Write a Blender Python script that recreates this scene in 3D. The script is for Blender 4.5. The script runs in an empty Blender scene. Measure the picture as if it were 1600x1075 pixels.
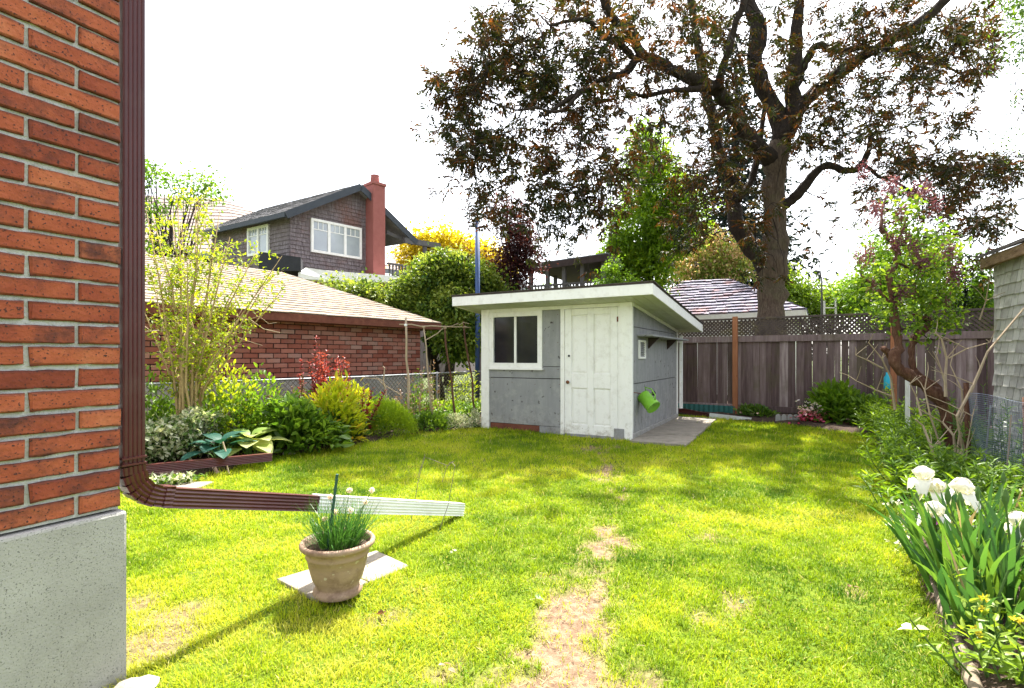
import bpy, math, random
import numpy as np
rng = np.random.default_rng(11); random.seed(11)
C = bpy.context.scene.collection
# ------------------------------------------------------------------ camera, light, exposure
EYE = 1.27; FPX = 804.0; HOR = 557.0
cam = bpy.data.objects.new('camera', bpy.data.cameras.new('camera')); C.objects.link(cam)
cam.location = (0, 0, EYE); cam.rotation_euler = (math.radians(90), 0, 0)
cam.data.sensor_fit = 'HORIZONTAL'; cam.data.sensor_width = 36; cam.data.lens = 36*FPX/1600
cam.data.shift_y = (HOR-537.5)/1600; cam.data.clip_start = .05; cam.data.clip_end = 2000
bpy.context.scene.camera = cam
SUN_AZ = 21.0; SUN_EL = 60.0       # azimuth clockwise from +Y
w = bpy.data.worlds.new('World'); bpy.context.scene.world = w; w.use_nodes = True
nt = w.node_tree; nt.nodes.clear()
sky = nt.nodes.new('ShaderNodeTexSky'); sky.sky_type = 'NISHITA'; sky.sun_disc = False
sky.sun_elevation = math.radians(SUN_EL); sky.sun_rotation = math.radians(SUN_AZ)
sky.air_density = 1.0; sky.dust_density = 3.0; sky.ozone_density = .6
hs = nt.nodes.new('ShaderNodeHueSaturation'); hs.inputs['Saturation'].default_value = .35
bg = nt.nodes.new('ShaderNodeBackground'); bg.inputs['Strength'].default_value = .15
wo = nt.nodes.new('ShaderNodeOutputWorld')
nt.links.new(sky.outputs[0], hs.inputs['Color']); nt.links.new(hs.outputs[0], bg.inputs[0]); nt.links.new(bg.outputs[0], wo.inputs[0])
sl = bpy.data.lights.new('sun', 'SUN'); sl.energy = 4.6; sl.angle = math.radians(.5); sl.color = (1, .955, .88)
so = bpy.data.objects.new('sun', sl); C.objects.link(so)
so.rotation_euler = (math.radians(90-SUN_EL), 0, math.radians(180-SUN_AZ))
sc = bpy.context.scene
sc.view_settings.view_transform = 'Standard'; sc.view_settings.look = 'None'
sc.view_settings.gamma = 1; sc.view_settings.use_curve_mapping = False
sc.view_settings.exposure = 1.95
# ------------------------------------------------------------------ helpers
def P(px, py, Y): return np.array([(px-800)/FPX*Y, Y, EYE-(py-HOR)/FPX*Y])
def G(px, py, z=0.): return P(px, py, (EYE-z)*FPX/(py-HOR))
def A(*a): return np.array(a, float)
def unit(v): return v/(np.linalg.norm(v)+1e-12)
UP = A(0, 0, 1)
TH = math.radians(29.5)
D = A(math.sin(TH), math.cos(TH), 0); F = A(-math.cos(TH), math.sin(TH), 0)   # yard axes: depth, and leftwards
OFF = {}
def tag(o, label=None, cat=None, group=None, kind=None):
    if label: o['label'] = label
    if cat: o['category'] = cat
    if group: o['group'] = group
    if kind: o['kind'] = kind
    return o
def thing(name, label, cat, loc=(0, 0, 0), group=None):
    o = bpy.data.objects.new(name, None); C.objects.link(o); o.location = [float(x) for x in loc]
    o.empty_display_size = .1
    OFF[o.name] = np.array(loc, float)
    return tag(o, label, cat, group)
def link(name, me, parent=None):
    o = bpy.data.objects.new(name, me); C.objects.link(o)
    if parent is not None:
        o.parent = parent; OFF[o.name] = OFF[parent.name]
    else: OFF[o.name] = np.zeros(3)
    return o
def npmesh(name, V, Fs, mats, parent=None, smooth=False, mi=None, tint=None):
    """Fs: list of index arrays (n,k)"""
    V = np.asarray(V, float)
    if parent is not None: V = V-OFF[parent.name]
    Fs = [np.asarray(f, np.int32) for f in Fs if len(f)]
    me = bpy.data.meshes.new(name)
    nl = sum(f.size for f in Fs); nf = sum(len(f) for f in Fs)
    me.vertices.add(len(V)); me.vertices.foreach_set('co', V.astype(np.float32).ravel())
    me.loops.add(nl); me.loops.foreach_set('vertex_index', np.concatenate([f.ravel() for f in Fs]))
    tot = np.concatenate([np.full(len(f), f.shape[1], np.int32) for f in Fs])
    st = np.concatenate([[0], np.cumsum(tot)[:-1]]).astype(np.int32)
    me.polygons.add(nf); me.polygons.foreach_set('loop_start', st)
    try: me.polygons.foreach_set('loop_total', tot)
    except Exception: pass
    if mi is not None: me.polygons.foreach_set('material_index', np.asarray(mi, np.int32))
    me.polygons.foreach_set('use_smooth', np.full(nf, smooth))
    for m in (mats if isinstance(mats, (list, tuple)) else [mats]): me.materials.append(m)
    if tint is not None:
        a = me.attributes.new('tint', 'FLOAT', 'POINT'); a.data.foreach_set('value', np.asarray(tint, np.float32))
    me.update(calc_edges=True); me.validate()
    return link(name, me, parent)
class MB:
    def __init__(s): s.v = []; s.f = []; s.n = 0
    def add(s, v, f):
        s.v.extend([tuple(map(float, x)) for x in v]); s.f.extend([[i+s.n for i in q] for q in f]); s.n += len(v); return s
    def hexa(s, o, a, b, c):
        o, a, b, c = map(np.asarray, (o, a, b, c))
        if np.dot(np.cross(a, b), c) < 0: a, b = b, a
        v = [o, o+a, o+a+b, o+b, o+c, o+a+c, o+a+b+c, o+b+c]
        return s.add(v, [(0, 3, 2, 1), (4, 5, 6, 7), (0, 1, 5, 4), (1, 2, 6, 5), (2, 3, 7, 6), (3, 0, 4, 7)])
    def bar(s, p, q, w, h, up=UP):
        p, q = np.asarray(p, float), np.asarray(q, float); d = q-p; x = unit(np.cross(d, up)); y = unit(np.cross(x, d))
        return s.hexa(p-x*w/2-y*h/2, d, x*w, y*h)
    def prism(s, pts, ext):
        n = len(pts); ext = np.asarray(ext, float); pts = [np.asarray(p, float) for p in pts]
        nr = sum(np.cross(pts[i]-pts[0], pts[(i+1) % n]-pts[0]) for i in range(1, n-1))
        if np.dot(nr, ext) < 0: pts = pts[::-1]
        v = pts+[p+ext for p in pts]
        return s.add(v, [tuple(range(n))[::-1], tuple(range(n, 2*n))]+[(i, (i+1) % n, n+(i+1) % n, n+i) for i in range(n)])
    def tube(s, pts, rad, n=6, cap=True):
        pts = np.asarray(pts, float); m = len(pts)
        rad = np.full(m, rad) if np.isscalar(rad) else np.asarray(rad, float)
        t = np.gradient(pts, axis=0); t /= np.linalg.norm(t, axis=1)[:, None]+1e-9
        ref = A(0, 0, 1) if abs(t[0][2]) < .9 else A(1, 0, 0)
        x = unit(np.cross(t[0], ref)); v = []
        for i in range(m):
            x = unit(x-t[i]*np.dot(x, t[i])); y = np.cross(t[i], x)
            for k in range(n):
                a = 2*math.pi*k/n; v.append(pts[i]+rad[i]*(x*math.cos(a)+y*math.sin(a)))
        f = [(i*n+k, i*n+(k+1) % n, (i+1)*n+(k+1) % n, (i+1)*n+k) for i in range(m-1) for k in range(n)]
        if cap: f += [tuple(range(n))[::-1], tuple(range((m-1)*n, m*n))]
        return s.add(v, f)
    def lathe(s, prof, n=28, o=(0, 0, 0), ax=UP):
        ax = unit(np.asarray(ax, float)); o = np.asarray(o, float)
        x = unit(np.cross(ax, A(0, 1, 0) if abs(ax[1]) < .9 else A(1, 0, 0))); y = np.cross(ax, x)
        v = [o+ax*z+r*(x*math.cos(2*math.pi*k/n)+y*math.sin(2*math.pi*k/n)) for r, z in prof for k in range(n)]
        f = [(i*n+k, i*n+(k+1) % n, (i+1)*n+(k+1) % n, (i+1)*n+k) for i in range(len(prof)-1) for k in range(n)]
        return s.add(v, f)
    def build(s, name, m, parent=None, smooth=False, bevel=0):
        off = OFF[parent.name] if parent is not None else np.zeros(3)
        me = bpy.data.meshes.new(name)
        me.from_pydata([tuple(np.array(v)-off) for v in s.v], [], s.f)
        for mm in (m if isinstance(m, (list, tuple)) else [m]): me.materials.append(mm)
        if smooth: me.polygons.foreach_set('use_smooth', [True]*len(me.polygons))
        me.update(); o = link(name, me, parent)
        if bevel:
            b = o.modifiers.new('bevel', 'BEVEL'); b.width = bevel; b.segments = 2; b.limit_method = 'ANGLE'
        return o
def hexa(name, m, parent, o, a, b, c, bevel=0): return MB().hexa(o, a, b, c).build(name, m, parent, bevel=bevel)
# ------------------------------------------------------------------ materials
def ramp(nt, cols, fac):
    r = nt.nodes.new('ShaderNodeValToRGB'); e = r.color_ramp.elements
    while len(e) < len(cols): e.new(.5)
    for i, c in enumerate(cols):
        if len(c) == 4: e[i].position = c[3]
        else: e[i].position = i/max(1, len(cols)-1)
    for i, c in enumerate(cols): e[i].color = (*c[:3], 1)
    nt.links.new(fac, r.inputs[0]); return r.outputs[0]
def math_(nt, op, a, b=None, clamp=False):
    n = nt.nodes.new('ShaderNodeMath'); n.operation = op; n.use_clamp = clamp
    for i, x in enumerate((a, b)):
        if x is None: continue
        if isinstance(x, (int, float)): n.inputs[i].default_value = x
        else: nt.links.new(x, n.inputs[i])
    return n.outputs[0]
def mixc(nt, f, a, b, mode='MIX'):
    n = nt.nodes.new('ShaderNodeMix'); n.data_type = 'RGBA'; n.blend_type = mode
    for s, x in ((n.inputs[0], f), (n.inputs[6], a), (n.inputs[7], b)):
        if isinstance(x, (int, float)): s.default_value = x
        elif isinstance(x, tuple): s.default_value = (*x[:3], 1)
        else: nt.links.new(x, s)
    return n.outputs[2]
def mat(name, cols, scale=8, rough=.8, bump=.2, bscale=None, bdist=.01, stretch=(1, 1, 1), rand=0., detail=6, metal=0., spec=.3,
        stain=None, stain_scale=2., stain_amt=.5, speck=None, rot=0):
    m = bpy.data.materials.new(name); m.use_nodes = True; n = m.node_tree; b = n.nodes['Principled BSDF']
    tc = n.nodes.new('ShaderNodeTexCoord'); mp = n.nodes.new('ShaderNodeMapping'); mp.inputs['Scale'].default_value = stretch
    mp.inputs['Rotation'].default_value = (0, 0, rot)
    mr = n.nodes.new('ShaderNodeMapping'); mr.inputs['Rotation'].default_value = (0, 0, rot)
    n.links.new(tc.outputs['Object'], mr.inputs[0]); mp.inputs['Rotation'].default_value = (0, 0, 0)
    vec = mr.outputs[0]
    oi = n.nodes.new('ShaderNodeObjectInfo')
    if rand:
        va = n.nodes.new('ShaderNodeVectorMath'); va.operation = 'ADD'
        sc_ = math_(n, 'MULTIPLY', oi.outputs['Random'], 37.)
        n.links.new(vec, va.inputs[0]); n.links.new(sc_, va.inputs[1]); vec = va.outputs[0]
    n.links.new(vec, mp.inputs[0])
    no = n.nodes.new('ShaderNodeTexNoise'); no.inputs['Scale'].default_value = scale; no.inputs['Detail'].default_value = detail
    no.inputs['Roughness'].default_value = .62
    n.links.new(mp.outputs[0], no.inputs['Vector'])
    f = math_(n, 'ADD', math_(n, 'MULTIPLY', math_(n, 'SUBTRACT', no.outputs[0], .5), 1.7), .5, True)
    if rand:
        f = math_(n, 'ADD', math_(n, 'MULTIPLY', f, 1-rand), math_(n, 'MULTIPLY', oi.outputs['Random'], rand), True)
    col = ramp(n, cols, f)
    if stain:
        s2 = n.nodes.new('ShaderNodeTexNoise'); s2.inputs['Scale'].default_value = stain_scale; s2.inputs['Detail'].default_value = 8
        s2.inputs['Roughness'].default_value = .7
        n.links.new(vec, s2.inputs['Vector'])
        sf = math_(n, 'MULTIPLY', math_(n, 'SUBTRACT', s2.outputs[0], .5), 6., True)
        col = mixc(n, math_(n, 'MULTIPLY', sf, stain_amt), col, stain)
    if speck:
        vo = n.nodes.new('ShaderNodeTexNoise'); vo.inputs['Scale'].default_value = speck[1]; vo.inputs['Detail'].default_value = 2
        n.links.new(vec, vo.inputs['Vector'])
        sf = math_(n, 'MULTIPLY', math_(n, 'SUBTRACT', vo.outputs[0], speck[2]), 14., True)
        col = mixc(n, sf, col, speck[0])
    n.links.new(col, b.inputs['Base Color'])
    b.inputs['Roughness'].default_value = rough; b.inputs['Metallic'].default_value = metal; b.inputs['Specular IOR Level'].default_value = spec
    if bump:
        bn = n.nodes.new('ShaderNodeTexNoise'); bn.inputs['Scale'].default_value = bscale or scale*3; bn.inputs['Detail'].default_value = 6
        n.links.new(mp.outputs[0], bn.inputs['Vector'])
        bu = n.nodes.new('ShaderNodeBump'); bu.inputs['Strength'].default_value = bump; bu.inputs['Distance'].default_value = bdist
        n.links.new(bn.outputs[0], bu.inputs['Height']); n.links.new(bu.outputs[0], b.inputs['Normal'])
    return m
def leafmat(name, cols, trans=.45, rough=.45, boost=1.5, spec=.35, var=.25):
    """colour by the per-leaf 'tint' attribute, light passes through"""
    m = bpy.data.materials.new(name); m.use_nodes = True; n = m.node_tree; b = n.nodes['Principled BSDF']
    at = n.nodes.new('ShaderNodeAttribute'); at.attribute_name = 'tint'
    tc = n.nodes.new('ShaderNodeTexCoord'); no = n.nodes.new('ShaderNodeTexNoise'); no.inputs['Scale'].default_value = 3
    n.links.new(tc.outputs['Object'], no.inputs['Vector'])
    f = math_(n, 'ADD', at.outputs['Fac'], math_(n, 'MULTIPLY', math_(n, 'SUBTRACT', no.outputs[0], .5), var*2), True)
    col = ramp(n, cols, f)
    n.links.new(col, b.inputs['Base Color']); b.inputs['Roughness'].default_value = rough; b.inputs['Specular IOR Level'].default_value = spec
    tr = n.nodes.new('ShaderNodeBsdfTranslucent')
    n.links.new(mixc(n, 1., col, (boost*1.05, boost, boost*.6), 'MULTIPLY'), tr.inputs[0])
    mx = n.nodes.new('ShaderNodeMixShader'); mx.inputs[0].default_value = trans
    n.links.new(b.outputs[0], mx.inputs[1]); n.links.new(tr.outputs[0], mx.inputs[2])
    n.links.new(mx.outputs[0], n.nodes['Material Output'].inputs[0])
    return m
M = {}
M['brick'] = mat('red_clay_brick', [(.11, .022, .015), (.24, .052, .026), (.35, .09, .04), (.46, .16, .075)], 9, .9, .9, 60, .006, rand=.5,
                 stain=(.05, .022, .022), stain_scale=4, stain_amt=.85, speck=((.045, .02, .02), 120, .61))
def paint_edge_shade(m, l, h, amt):  # shadow line along top and bottom brick edges, painted into the colour with noise
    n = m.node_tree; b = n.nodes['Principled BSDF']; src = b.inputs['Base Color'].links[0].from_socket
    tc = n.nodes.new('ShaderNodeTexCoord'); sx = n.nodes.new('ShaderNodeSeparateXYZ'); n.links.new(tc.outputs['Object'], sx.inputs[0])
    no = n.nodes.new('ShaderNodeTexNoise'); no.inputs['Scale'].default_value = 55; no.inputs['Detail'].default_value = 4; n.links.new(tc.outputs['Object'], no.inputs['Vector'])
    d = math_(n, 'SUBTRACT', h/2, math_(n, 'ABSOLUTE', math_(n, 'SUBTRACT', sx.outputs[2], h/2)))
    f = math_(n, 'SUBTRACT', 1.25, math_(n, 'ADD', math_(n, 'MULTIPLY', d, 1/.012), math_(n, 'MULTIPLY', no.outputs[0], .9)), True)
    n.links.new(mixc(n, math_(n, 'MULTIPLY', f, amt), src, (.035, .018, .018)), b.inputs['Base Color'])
paint_edge_shade(M['brick'], .268, .0625, .75)
M['mortar'] = mat('pale_mortar', [(.38, .38, .365), (.54, .54, .52)], 14, .95, 1., 70, .012, stain=(.30, .30, .27), stain_scale=9)
M['conc'] = mat('cast_concrete', [(.27, .26, .245), (.40, .39, .37)], 4, .95, .7, 120, .004, speck=((.13, .125, .12), 190, .60), stain=(.24, .23, .215), stain_scale=1.3, stain_amt=.5)
M['slab'] = mat('paving_concrete', [(.19, .165, .13), (.34, .30, .25)], 7, .95, .8, 60, .006, stain=(.13, .115, .09), stain_scale=5, speck=((.2, .18, .15), 90, .64))
M['brown'] = mat('brown_painted_metal', [(.060, .012, .012), (.085, .018, .017)], 5, .35, .05, stain=(.12, .07, .06), stain_scale=3, stain_amt=.3, spec=.5)
M['whitemetal'] = mat('white_painted_metal', [(.70, .70, .68), (.80, .80, .78)], 6, .4, .05, stain=(.5, .47, .4), stain_scale=5, stain_amt=.5)
M['white'] = mat('white_house_paint', [(.79, .775, .74), (.86, .845, .81)], 5, .6, .25, 30, .003, stretch=(1, 1, .25), stain=(.55, .51, .44), stain_scale=9, stain_amt=.35, speck=((.3, .22, .16), 26, .74))
M['greyply'] = mat('weathered_grey_plywood', [(.20, .201, .205), (.31, .31, .315)], 4, .9, .5, 40, .003, stretch=(2, 2, .35), stain=(.33, .33, .32), stain_scale=5, stain_amt=.6, speck=((.06, .05, .05), 13, .66))
M['soffit'] = mat('soffit_paint', [(.50, .50, .42), (.62, .62, .54)], 4, .7, .2, stain=(.36, .33, .24), stain_scale=3)
M['tar'] = mat('roofing_felt', [(.05, .04, .04), (.11, .09, .085)], 20, .95, .6)
M['rust'] = mat('rusty_board', [(.10, .03, .02), (.22, .08, .05)], 9, .9, .5)
M['cedar'] = mat('weathered_fence_wood', [(.035, .020, .020), (.11, .072, .068), (.22, .16, .15), (.43, .36, .34)], 5, .9, .7, 26, .005, stretch=(5, 5, .35), rand=.5,
                 stain=(.10, .09, .04), stain_scale=1.6, stain_amt=.5, speck=((.05, .03, .03), 22, .74))
M['redwood'] = mat('orange_brown_post', [(.26, .095, .04), (.40, .17, .08)], 6, .8, .5, 30, .004, stretch=(5, 5, .4), speck=((.10, .04, .02), 18, .72))
M['lattice'] = mat('lattice_wood', [(.05, .037, .032), (.12, .09, .075)], 8, .9, .4, stain=(.16, .14, .03), stain_scale=2, stain_amt=.6)
M['shake'] = mat('silver_cedar_shake', [(.33, .315, .30), (.53, .51, .485), (.70, .68, .65)], 7, .9, .7, 40, .004, stretch=(5, 5, .4), rand=.65, stain=(.17, .15, .13), stain_scale=6, stain_amt=.5)
M['darkshake'] = mat('dark_cedar_shingle', [(.085, .065, .068), (.17, .14, .145), (.29, .25, .26)], 6, .9, .5, 30, .004, stretch=(3, 3, .5), stain=(.20, .08, .05), stain_scale=.5, stain_amt=.55)
M['asphalt_tan'] = mat('tan_asphalt_shingle', [(.15, .118, .088), (.225, .183, .142), (.275, .235, .195)], 7, .95, .5, 90, .004, stretch=(1, 1, 1), stain=(.17, .115, .08), stain_scale=1.4, stain_amt=.5)
M['asphalt_grey'] = mat('grey_asphalt_shingle', [(.12, .115, .12), (.22, .21, .22)], 9, .95, .4)
M['asphalt_brown'] = mat('brown_asphalt_shingle', [(.22, .17, .15), (.33, .27, .24)], 9, .95, .4)
M['slate'] = mat('mottled_slate_shingle', [(.06, .065, .11), (.15, .14, .19), (.33, .32, .37)], 5, .85, .6, 30, .01, stretch=(1, 1, 2), stain=(.26, .10, .08), stain_scale=2, stain_amt=.7)
M['darkblue'] = mat('dark_fascia_paint', [(.035, .042, .055), (.055, .062, .075)], 5, .6, .1)
M['trimgrey'] = mat('grey_trim_paint', [(.16, .17, .19), (.22, .23, .25)], 5, .6, .1)
M['black'] = mat('black_membrane', [(.012, .012, .016), (.025, .025, .03)], 5, .7, .1)
M['chimney'] = mat('red_stucco', [(.26, .085, .072), (.33, .115, .10)], 6, .9, .3, stain=(.26, .08, .07), stain_scale=2)
M['bluepole'] = mat('blue_painted_steel', [(.05, .09, .22), (.07, .13, .30)], 4, .5, .1, stain=(.08, .09, .14), stain_scale=4)
M['darkwood'] = mat('dark_stained_wood', [(.03, .018, .018), (.065, .045, .042)], 6, .8, .3)
M['greywood'] = mat('grey_porch_wood', [(.08, .075, .08), (.14, .13, .13)], 6, .8, .3)
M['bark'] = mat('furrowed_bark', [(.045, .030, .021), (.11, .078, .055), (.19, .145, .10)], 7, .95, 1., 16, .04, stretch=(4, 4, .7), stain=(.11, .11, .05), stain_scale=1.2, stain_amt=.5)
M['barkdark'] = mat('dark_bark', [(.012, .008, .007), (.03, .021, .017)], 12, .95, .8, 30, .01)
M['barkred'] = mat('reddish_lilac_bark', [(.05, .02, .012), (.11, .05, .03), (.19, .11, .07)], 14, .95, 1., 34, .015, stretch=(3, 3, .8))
M['limbbacklit'] = mat('backlit_limb_bark', [(.014, .009, .008), (.034, .024, .018), (.06, .045, .033)], 9, .95, 1., 20, .03, stretch=(2, 2, 1))  # darker copy of the bark: the backlit look of the limbs is in its colour
M['twig'] = mat('pale_twig', [(.30, .22, .14), (.46, .37, .26)], 12, .9, .3)
M['stem'] = mat('green_stem', [(.05, .11, .02), (.10, .18, .04)], 12, .7, .1)
M['goldstem'] = mat('yellowish_stem_bark', [(.24, .17, .08), (.42, .31, .15)], 14, .9, .5, stretch=(3, 3, 1))
M['soil'] = mat('garden_soil', [(.035, .022, .015), (.09, .06, .04)], 14, 1., 1., 40, .03)
M['mulch'] = mat('reddish_mulch', [(.10, .035, .03), (.20, .085, .07)], 40, 1., 1., 60, .02)
M['ground'] = mat('bare_earth', [(.05, .07, .02), (.10, .12, .04)], 3, 1., .5)
M['stone'] = mat('field_stone', [(.20, .18, .16), (.42, .39, .35)], 8, .9, .6, rand=.4)
M['terracotta'] = mat('weathered_clay_pot', [(.26, .17, .115), (.38, .27, .195)], 6, .75, .4, 40, .003, stretch=(1, 1, 3), stain=(.15, .085, .055), stain_scale=7, stain_amt=.75, speck=((.45, .38, .30), 30, .66))
M['greenplastic'] = mat('lime_green_plastic', [(.16, .40, .02), (.20, .46, .03)], 4, .35, .03, spec=.5)
M['blackplastic'] = mat('black_plastic', [(.012, .012, .012), (.03, .03, .03)], 8, .5, .05)
M['stakegreen'] = mat('dark_green_stake', [(.015, .06, .045), (.03, .09, .06)], 30, .5, .2)
M['teal'] = mat('teal_corrugated_panel', [(.02, .10, .09), (.04, .16, .14)], 6, .5, .1)
M['turq'] = mat('turquoise_plastic', [(.02, .36, .50), (.03, .44, .58)], 6, .4, .05)
M['galv'] = mat('galvanised_wire', [(.20, .21, .22), (.32, .33, .34)], 20, .5, .1, metal=.5)
M['wirerust'] = mat('rusty_wire', [(.10, .08, .06), (.20, .17, .13)], 20, .7, .1, metal=.3)
M['netting'] = mat('blue_grey_netting', [(.10, .14, .22), (.20, .24, .32)], 8, .6, .1)
M['log'] = mat('peeling_log', [(.10, .075, .05), (.26, .205, .15)], 9, .95, .9, 30, .01, stretch=(1, 1, 1))
M['roughplank'] = mat('rough_brown_plank', [(.10, .055, .03), (.24, .15, .085), (.34, .24, .15)], 7, .9, .9, 30, .01, stretch=(1, 1, 3))
M['glassdark'] = mat('dark_window_glass', [(.010, .011, .014), (.03, .03, .035)], 2, .08, .02, 3, .002, spec=.35)
M['glasslight'] = mat('sky_window_glass', [(.25, .28, .32), (.42, .45, .48)], 1.2, .06, .02, 3, .002, spec=.9)
M['brass'] = mat('worn_brass', [(.16, .06, .03), (.24, .10, .04)], 10, .4, .1, metal=.6)
M['soffitdark'] = M['darkwood']
M['gbrick'] = mat('garage_brick', [(.17, .045, .032), (.29, .095, .065), (.37, .155, .115), (.34, .245, .205)], 5, .9, .4, 40, .004, rand=.7, stain=(.22, .15, .13), stain_scale=2, stain_amt=.5)
M['gmortar'] = mat('dark_mortar', [(.02, .01, .01), (.04, .022, .02)], 14, .95, .4)
def splash(m, z0, z1, colr, amt, sc=9):
    """mud and grime that reaches unevenly up from the foot of a wall"""
    n = m.node_tree; b = n.nodes['Principled BSDF']; src = b.inputs['Base Color'].links[0].from_socket
    tc = n.nodes.new('ShaderNodeTexCoord'); sx = n.nodes.new('ShaderNodeSeparateXYZ'); n.links.new(tc.outputs['Object'], sx.inputs[0])
    no = n.nodes.new('ShaderNodeTexNoise'); no.inputs['Scale'].default_value = sc; no.inputs['Detail'].default_value = 9; no.inputs['Roughness'].default_value = .75; n.links.new(tc.outputs['Object'], no.inputs['Vector'])
    f = math_(n, 'ADD', math_(n, 'MULTIPLY', math_(n, 'SUBTRACT', z1, sx.outputs[2]), 1/(z1-z0)), math_(n, 'MULTIPLY', math_(n, 'SUBTRACT', no.outputs[0], .62), 5.), True)
    n.links.new(mixc(n, math_(n, 'MULTIPLY', f, amt), src, colr), b.inputs['Base Color'])
splash(M['terracotta'], .0, .16, (.13, .075, .05), .6, 20); splash(M['white'], .02, .38, (.33, .28, .21), .6); splash(M['greyply'], .05, .5, (.12, .10, .085), .6); splash(M['greyply'], .3, 1.1, (.40, .39, .37), .35, 5); splash(M['conc'], 0, .3, (.15, .14, .11), .55)
# leaves
L = {}
L['grass'] = leafmat('lawn_grass_blade', [(.06, .14, .008), (.16, .25, .008), (.27, .365, .012), (.42, .45, .022), (.48, .40, .18)], .35, .6, 1.5, .15, .12)
L['bigtree'] = leafmat('copper_green_leaf', [(.012, .022, .005), (.034, .040, .007), (.080, .034, .008), (.17, .052, .012)], .36, .45, 1.5, .3)
L['limeleaf'] = leafmat('yellow_green_leaf', [(.12, .20, .01), (.26, .34, .015), (.40, .43, .02)], .5, .5, 1.4)
L['spruce'] = leafmat('dark_needle', [(.006, .014, .010), (.014, .03, .018)], .15, .6, 1.)
L['brightgreen'] = leafmat('bright_green_leaf', [(.04, .10, .008), (.10, .20, .012), (.19, .30, .02)], .45)
L['lightgreen'] = leafmat('light_green_leaf', [(.07, .15, .008), (.15, .26, .012), (.27, .38, .02)], .5)
L['midgreen'] = leafmat('mid_green_leaf', [(.025, .07, .008), (.085, .17, .012), (.20, .31, .03)], .42)
L['vine'] = leafmat('vine_leaf', [(.012, .04, .006), (.07, .13, .012), (.22, .29, .035), (.34, .38, .08)], .35)
L['gold'] = leafmat('golden_leaf', [(.30, .23, .01), (.46, .37, .012), (.56, .48, .04)], .45)
L['purple'] = leafmat('purple_leaf', [(.022, .010, .014), (.06, .018, .022), (.13, .03, .025)], .35)
L['bloom'] = leafmat('cream_bloom_leaf', [(.10, .18, .02), (.20, .30, .04), (.34, .36, .10), (.58, .36, .24), (.64, .50, .38)], .45)
L['hedge'] = leafmat('hedge_leaf', [(.08, .15, .015), (.18, .28, .02), (.28, .36, .05)], .45)
L['lilac'] = leafmat('lilac_leaf', [(.05, .11, .01), (.13, .23, .015), (.24, .33, .03)], .5)
L['lilacflower'] = leafmat('faded_lilac_flower', [(.09, .018, .035), (.17, .055, .085), (.26, .13, .17)], .3)
L['dark'] = leafmat('deep_green_leaf', [(.012, .04, .008), (.06, .135, .012), (.20, .31, .03)], .4, .35, 1.5, .5)
L['varieg'] = leafmat('variegated_leaf', [(.05, .11, .03), (.13, .21, .06), (.50, .52, .36), (.66, .67, .52)], .3)
L['hostablue'] = leafmat('blue_hosta_leaf', [(.012, .06, .045), (.03, .11, .075)], .3, .45)
L['hostalime'] = leafmat('lime_hosta_leaf', [(.16, .26, .05), (.30, .36, .10), (.42, .45, .18)], .4, .45)
L['red'] = leafmat('red_shrub_leaf', [(.11, .014, .018), (.24, .03, .035), (.36, .09, .06)], .4)
L['limeshrub'] = leafmat('lime_shrub_leaf', [(.12, .21, .01), (.26, .36, .015), (.40, .45, .02), (.52, .22, .03)], .45)
L['feather'] = leafmat('feathery_lime_leaf', [(.06, .14, .008), (.17, .28, .012), (.30, .38, .02)], .4)
L['drybrown'] = leafmat('brown_dried_leaf', [(.10, .045, .02), (.22, .11, .06), (.34, .22, .14)], .3)
L['iris'] = leafmat('iris_leaf', [(.03, .09, .025), (.06, .15, .03), (.13, .24, .03)], .35, .4)
L['chive'] = leafmat('chive_blade', [(.03, .10, .02), (.08, .20, .03)], .3, .4)
L['whitepetal'] = leafmat('white_petal', [(.78, .77, .74), (.86, .85, .83)], .35, .5, 1.0, .2, .1)
L['violet'] = leafmat('violet_petal', [(.14, .02, .26), (.28, .05, .42)], .3)
L['pink'] = leafmat('pink_petal', [(.45, .02, .08), (.62, .10, .18), (.75, .5, .5), (.8, .78, .72)], .3)
L['yellowfl'] = leafmat('yellow_petal', [(.60, .48, .03), (.70, .60, .06)], .3)
L['hay'] = leafmat('dry_straw', [(.26, .18, .09), (.44, .35, .20)], .3, .8, 1.2)
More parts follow.
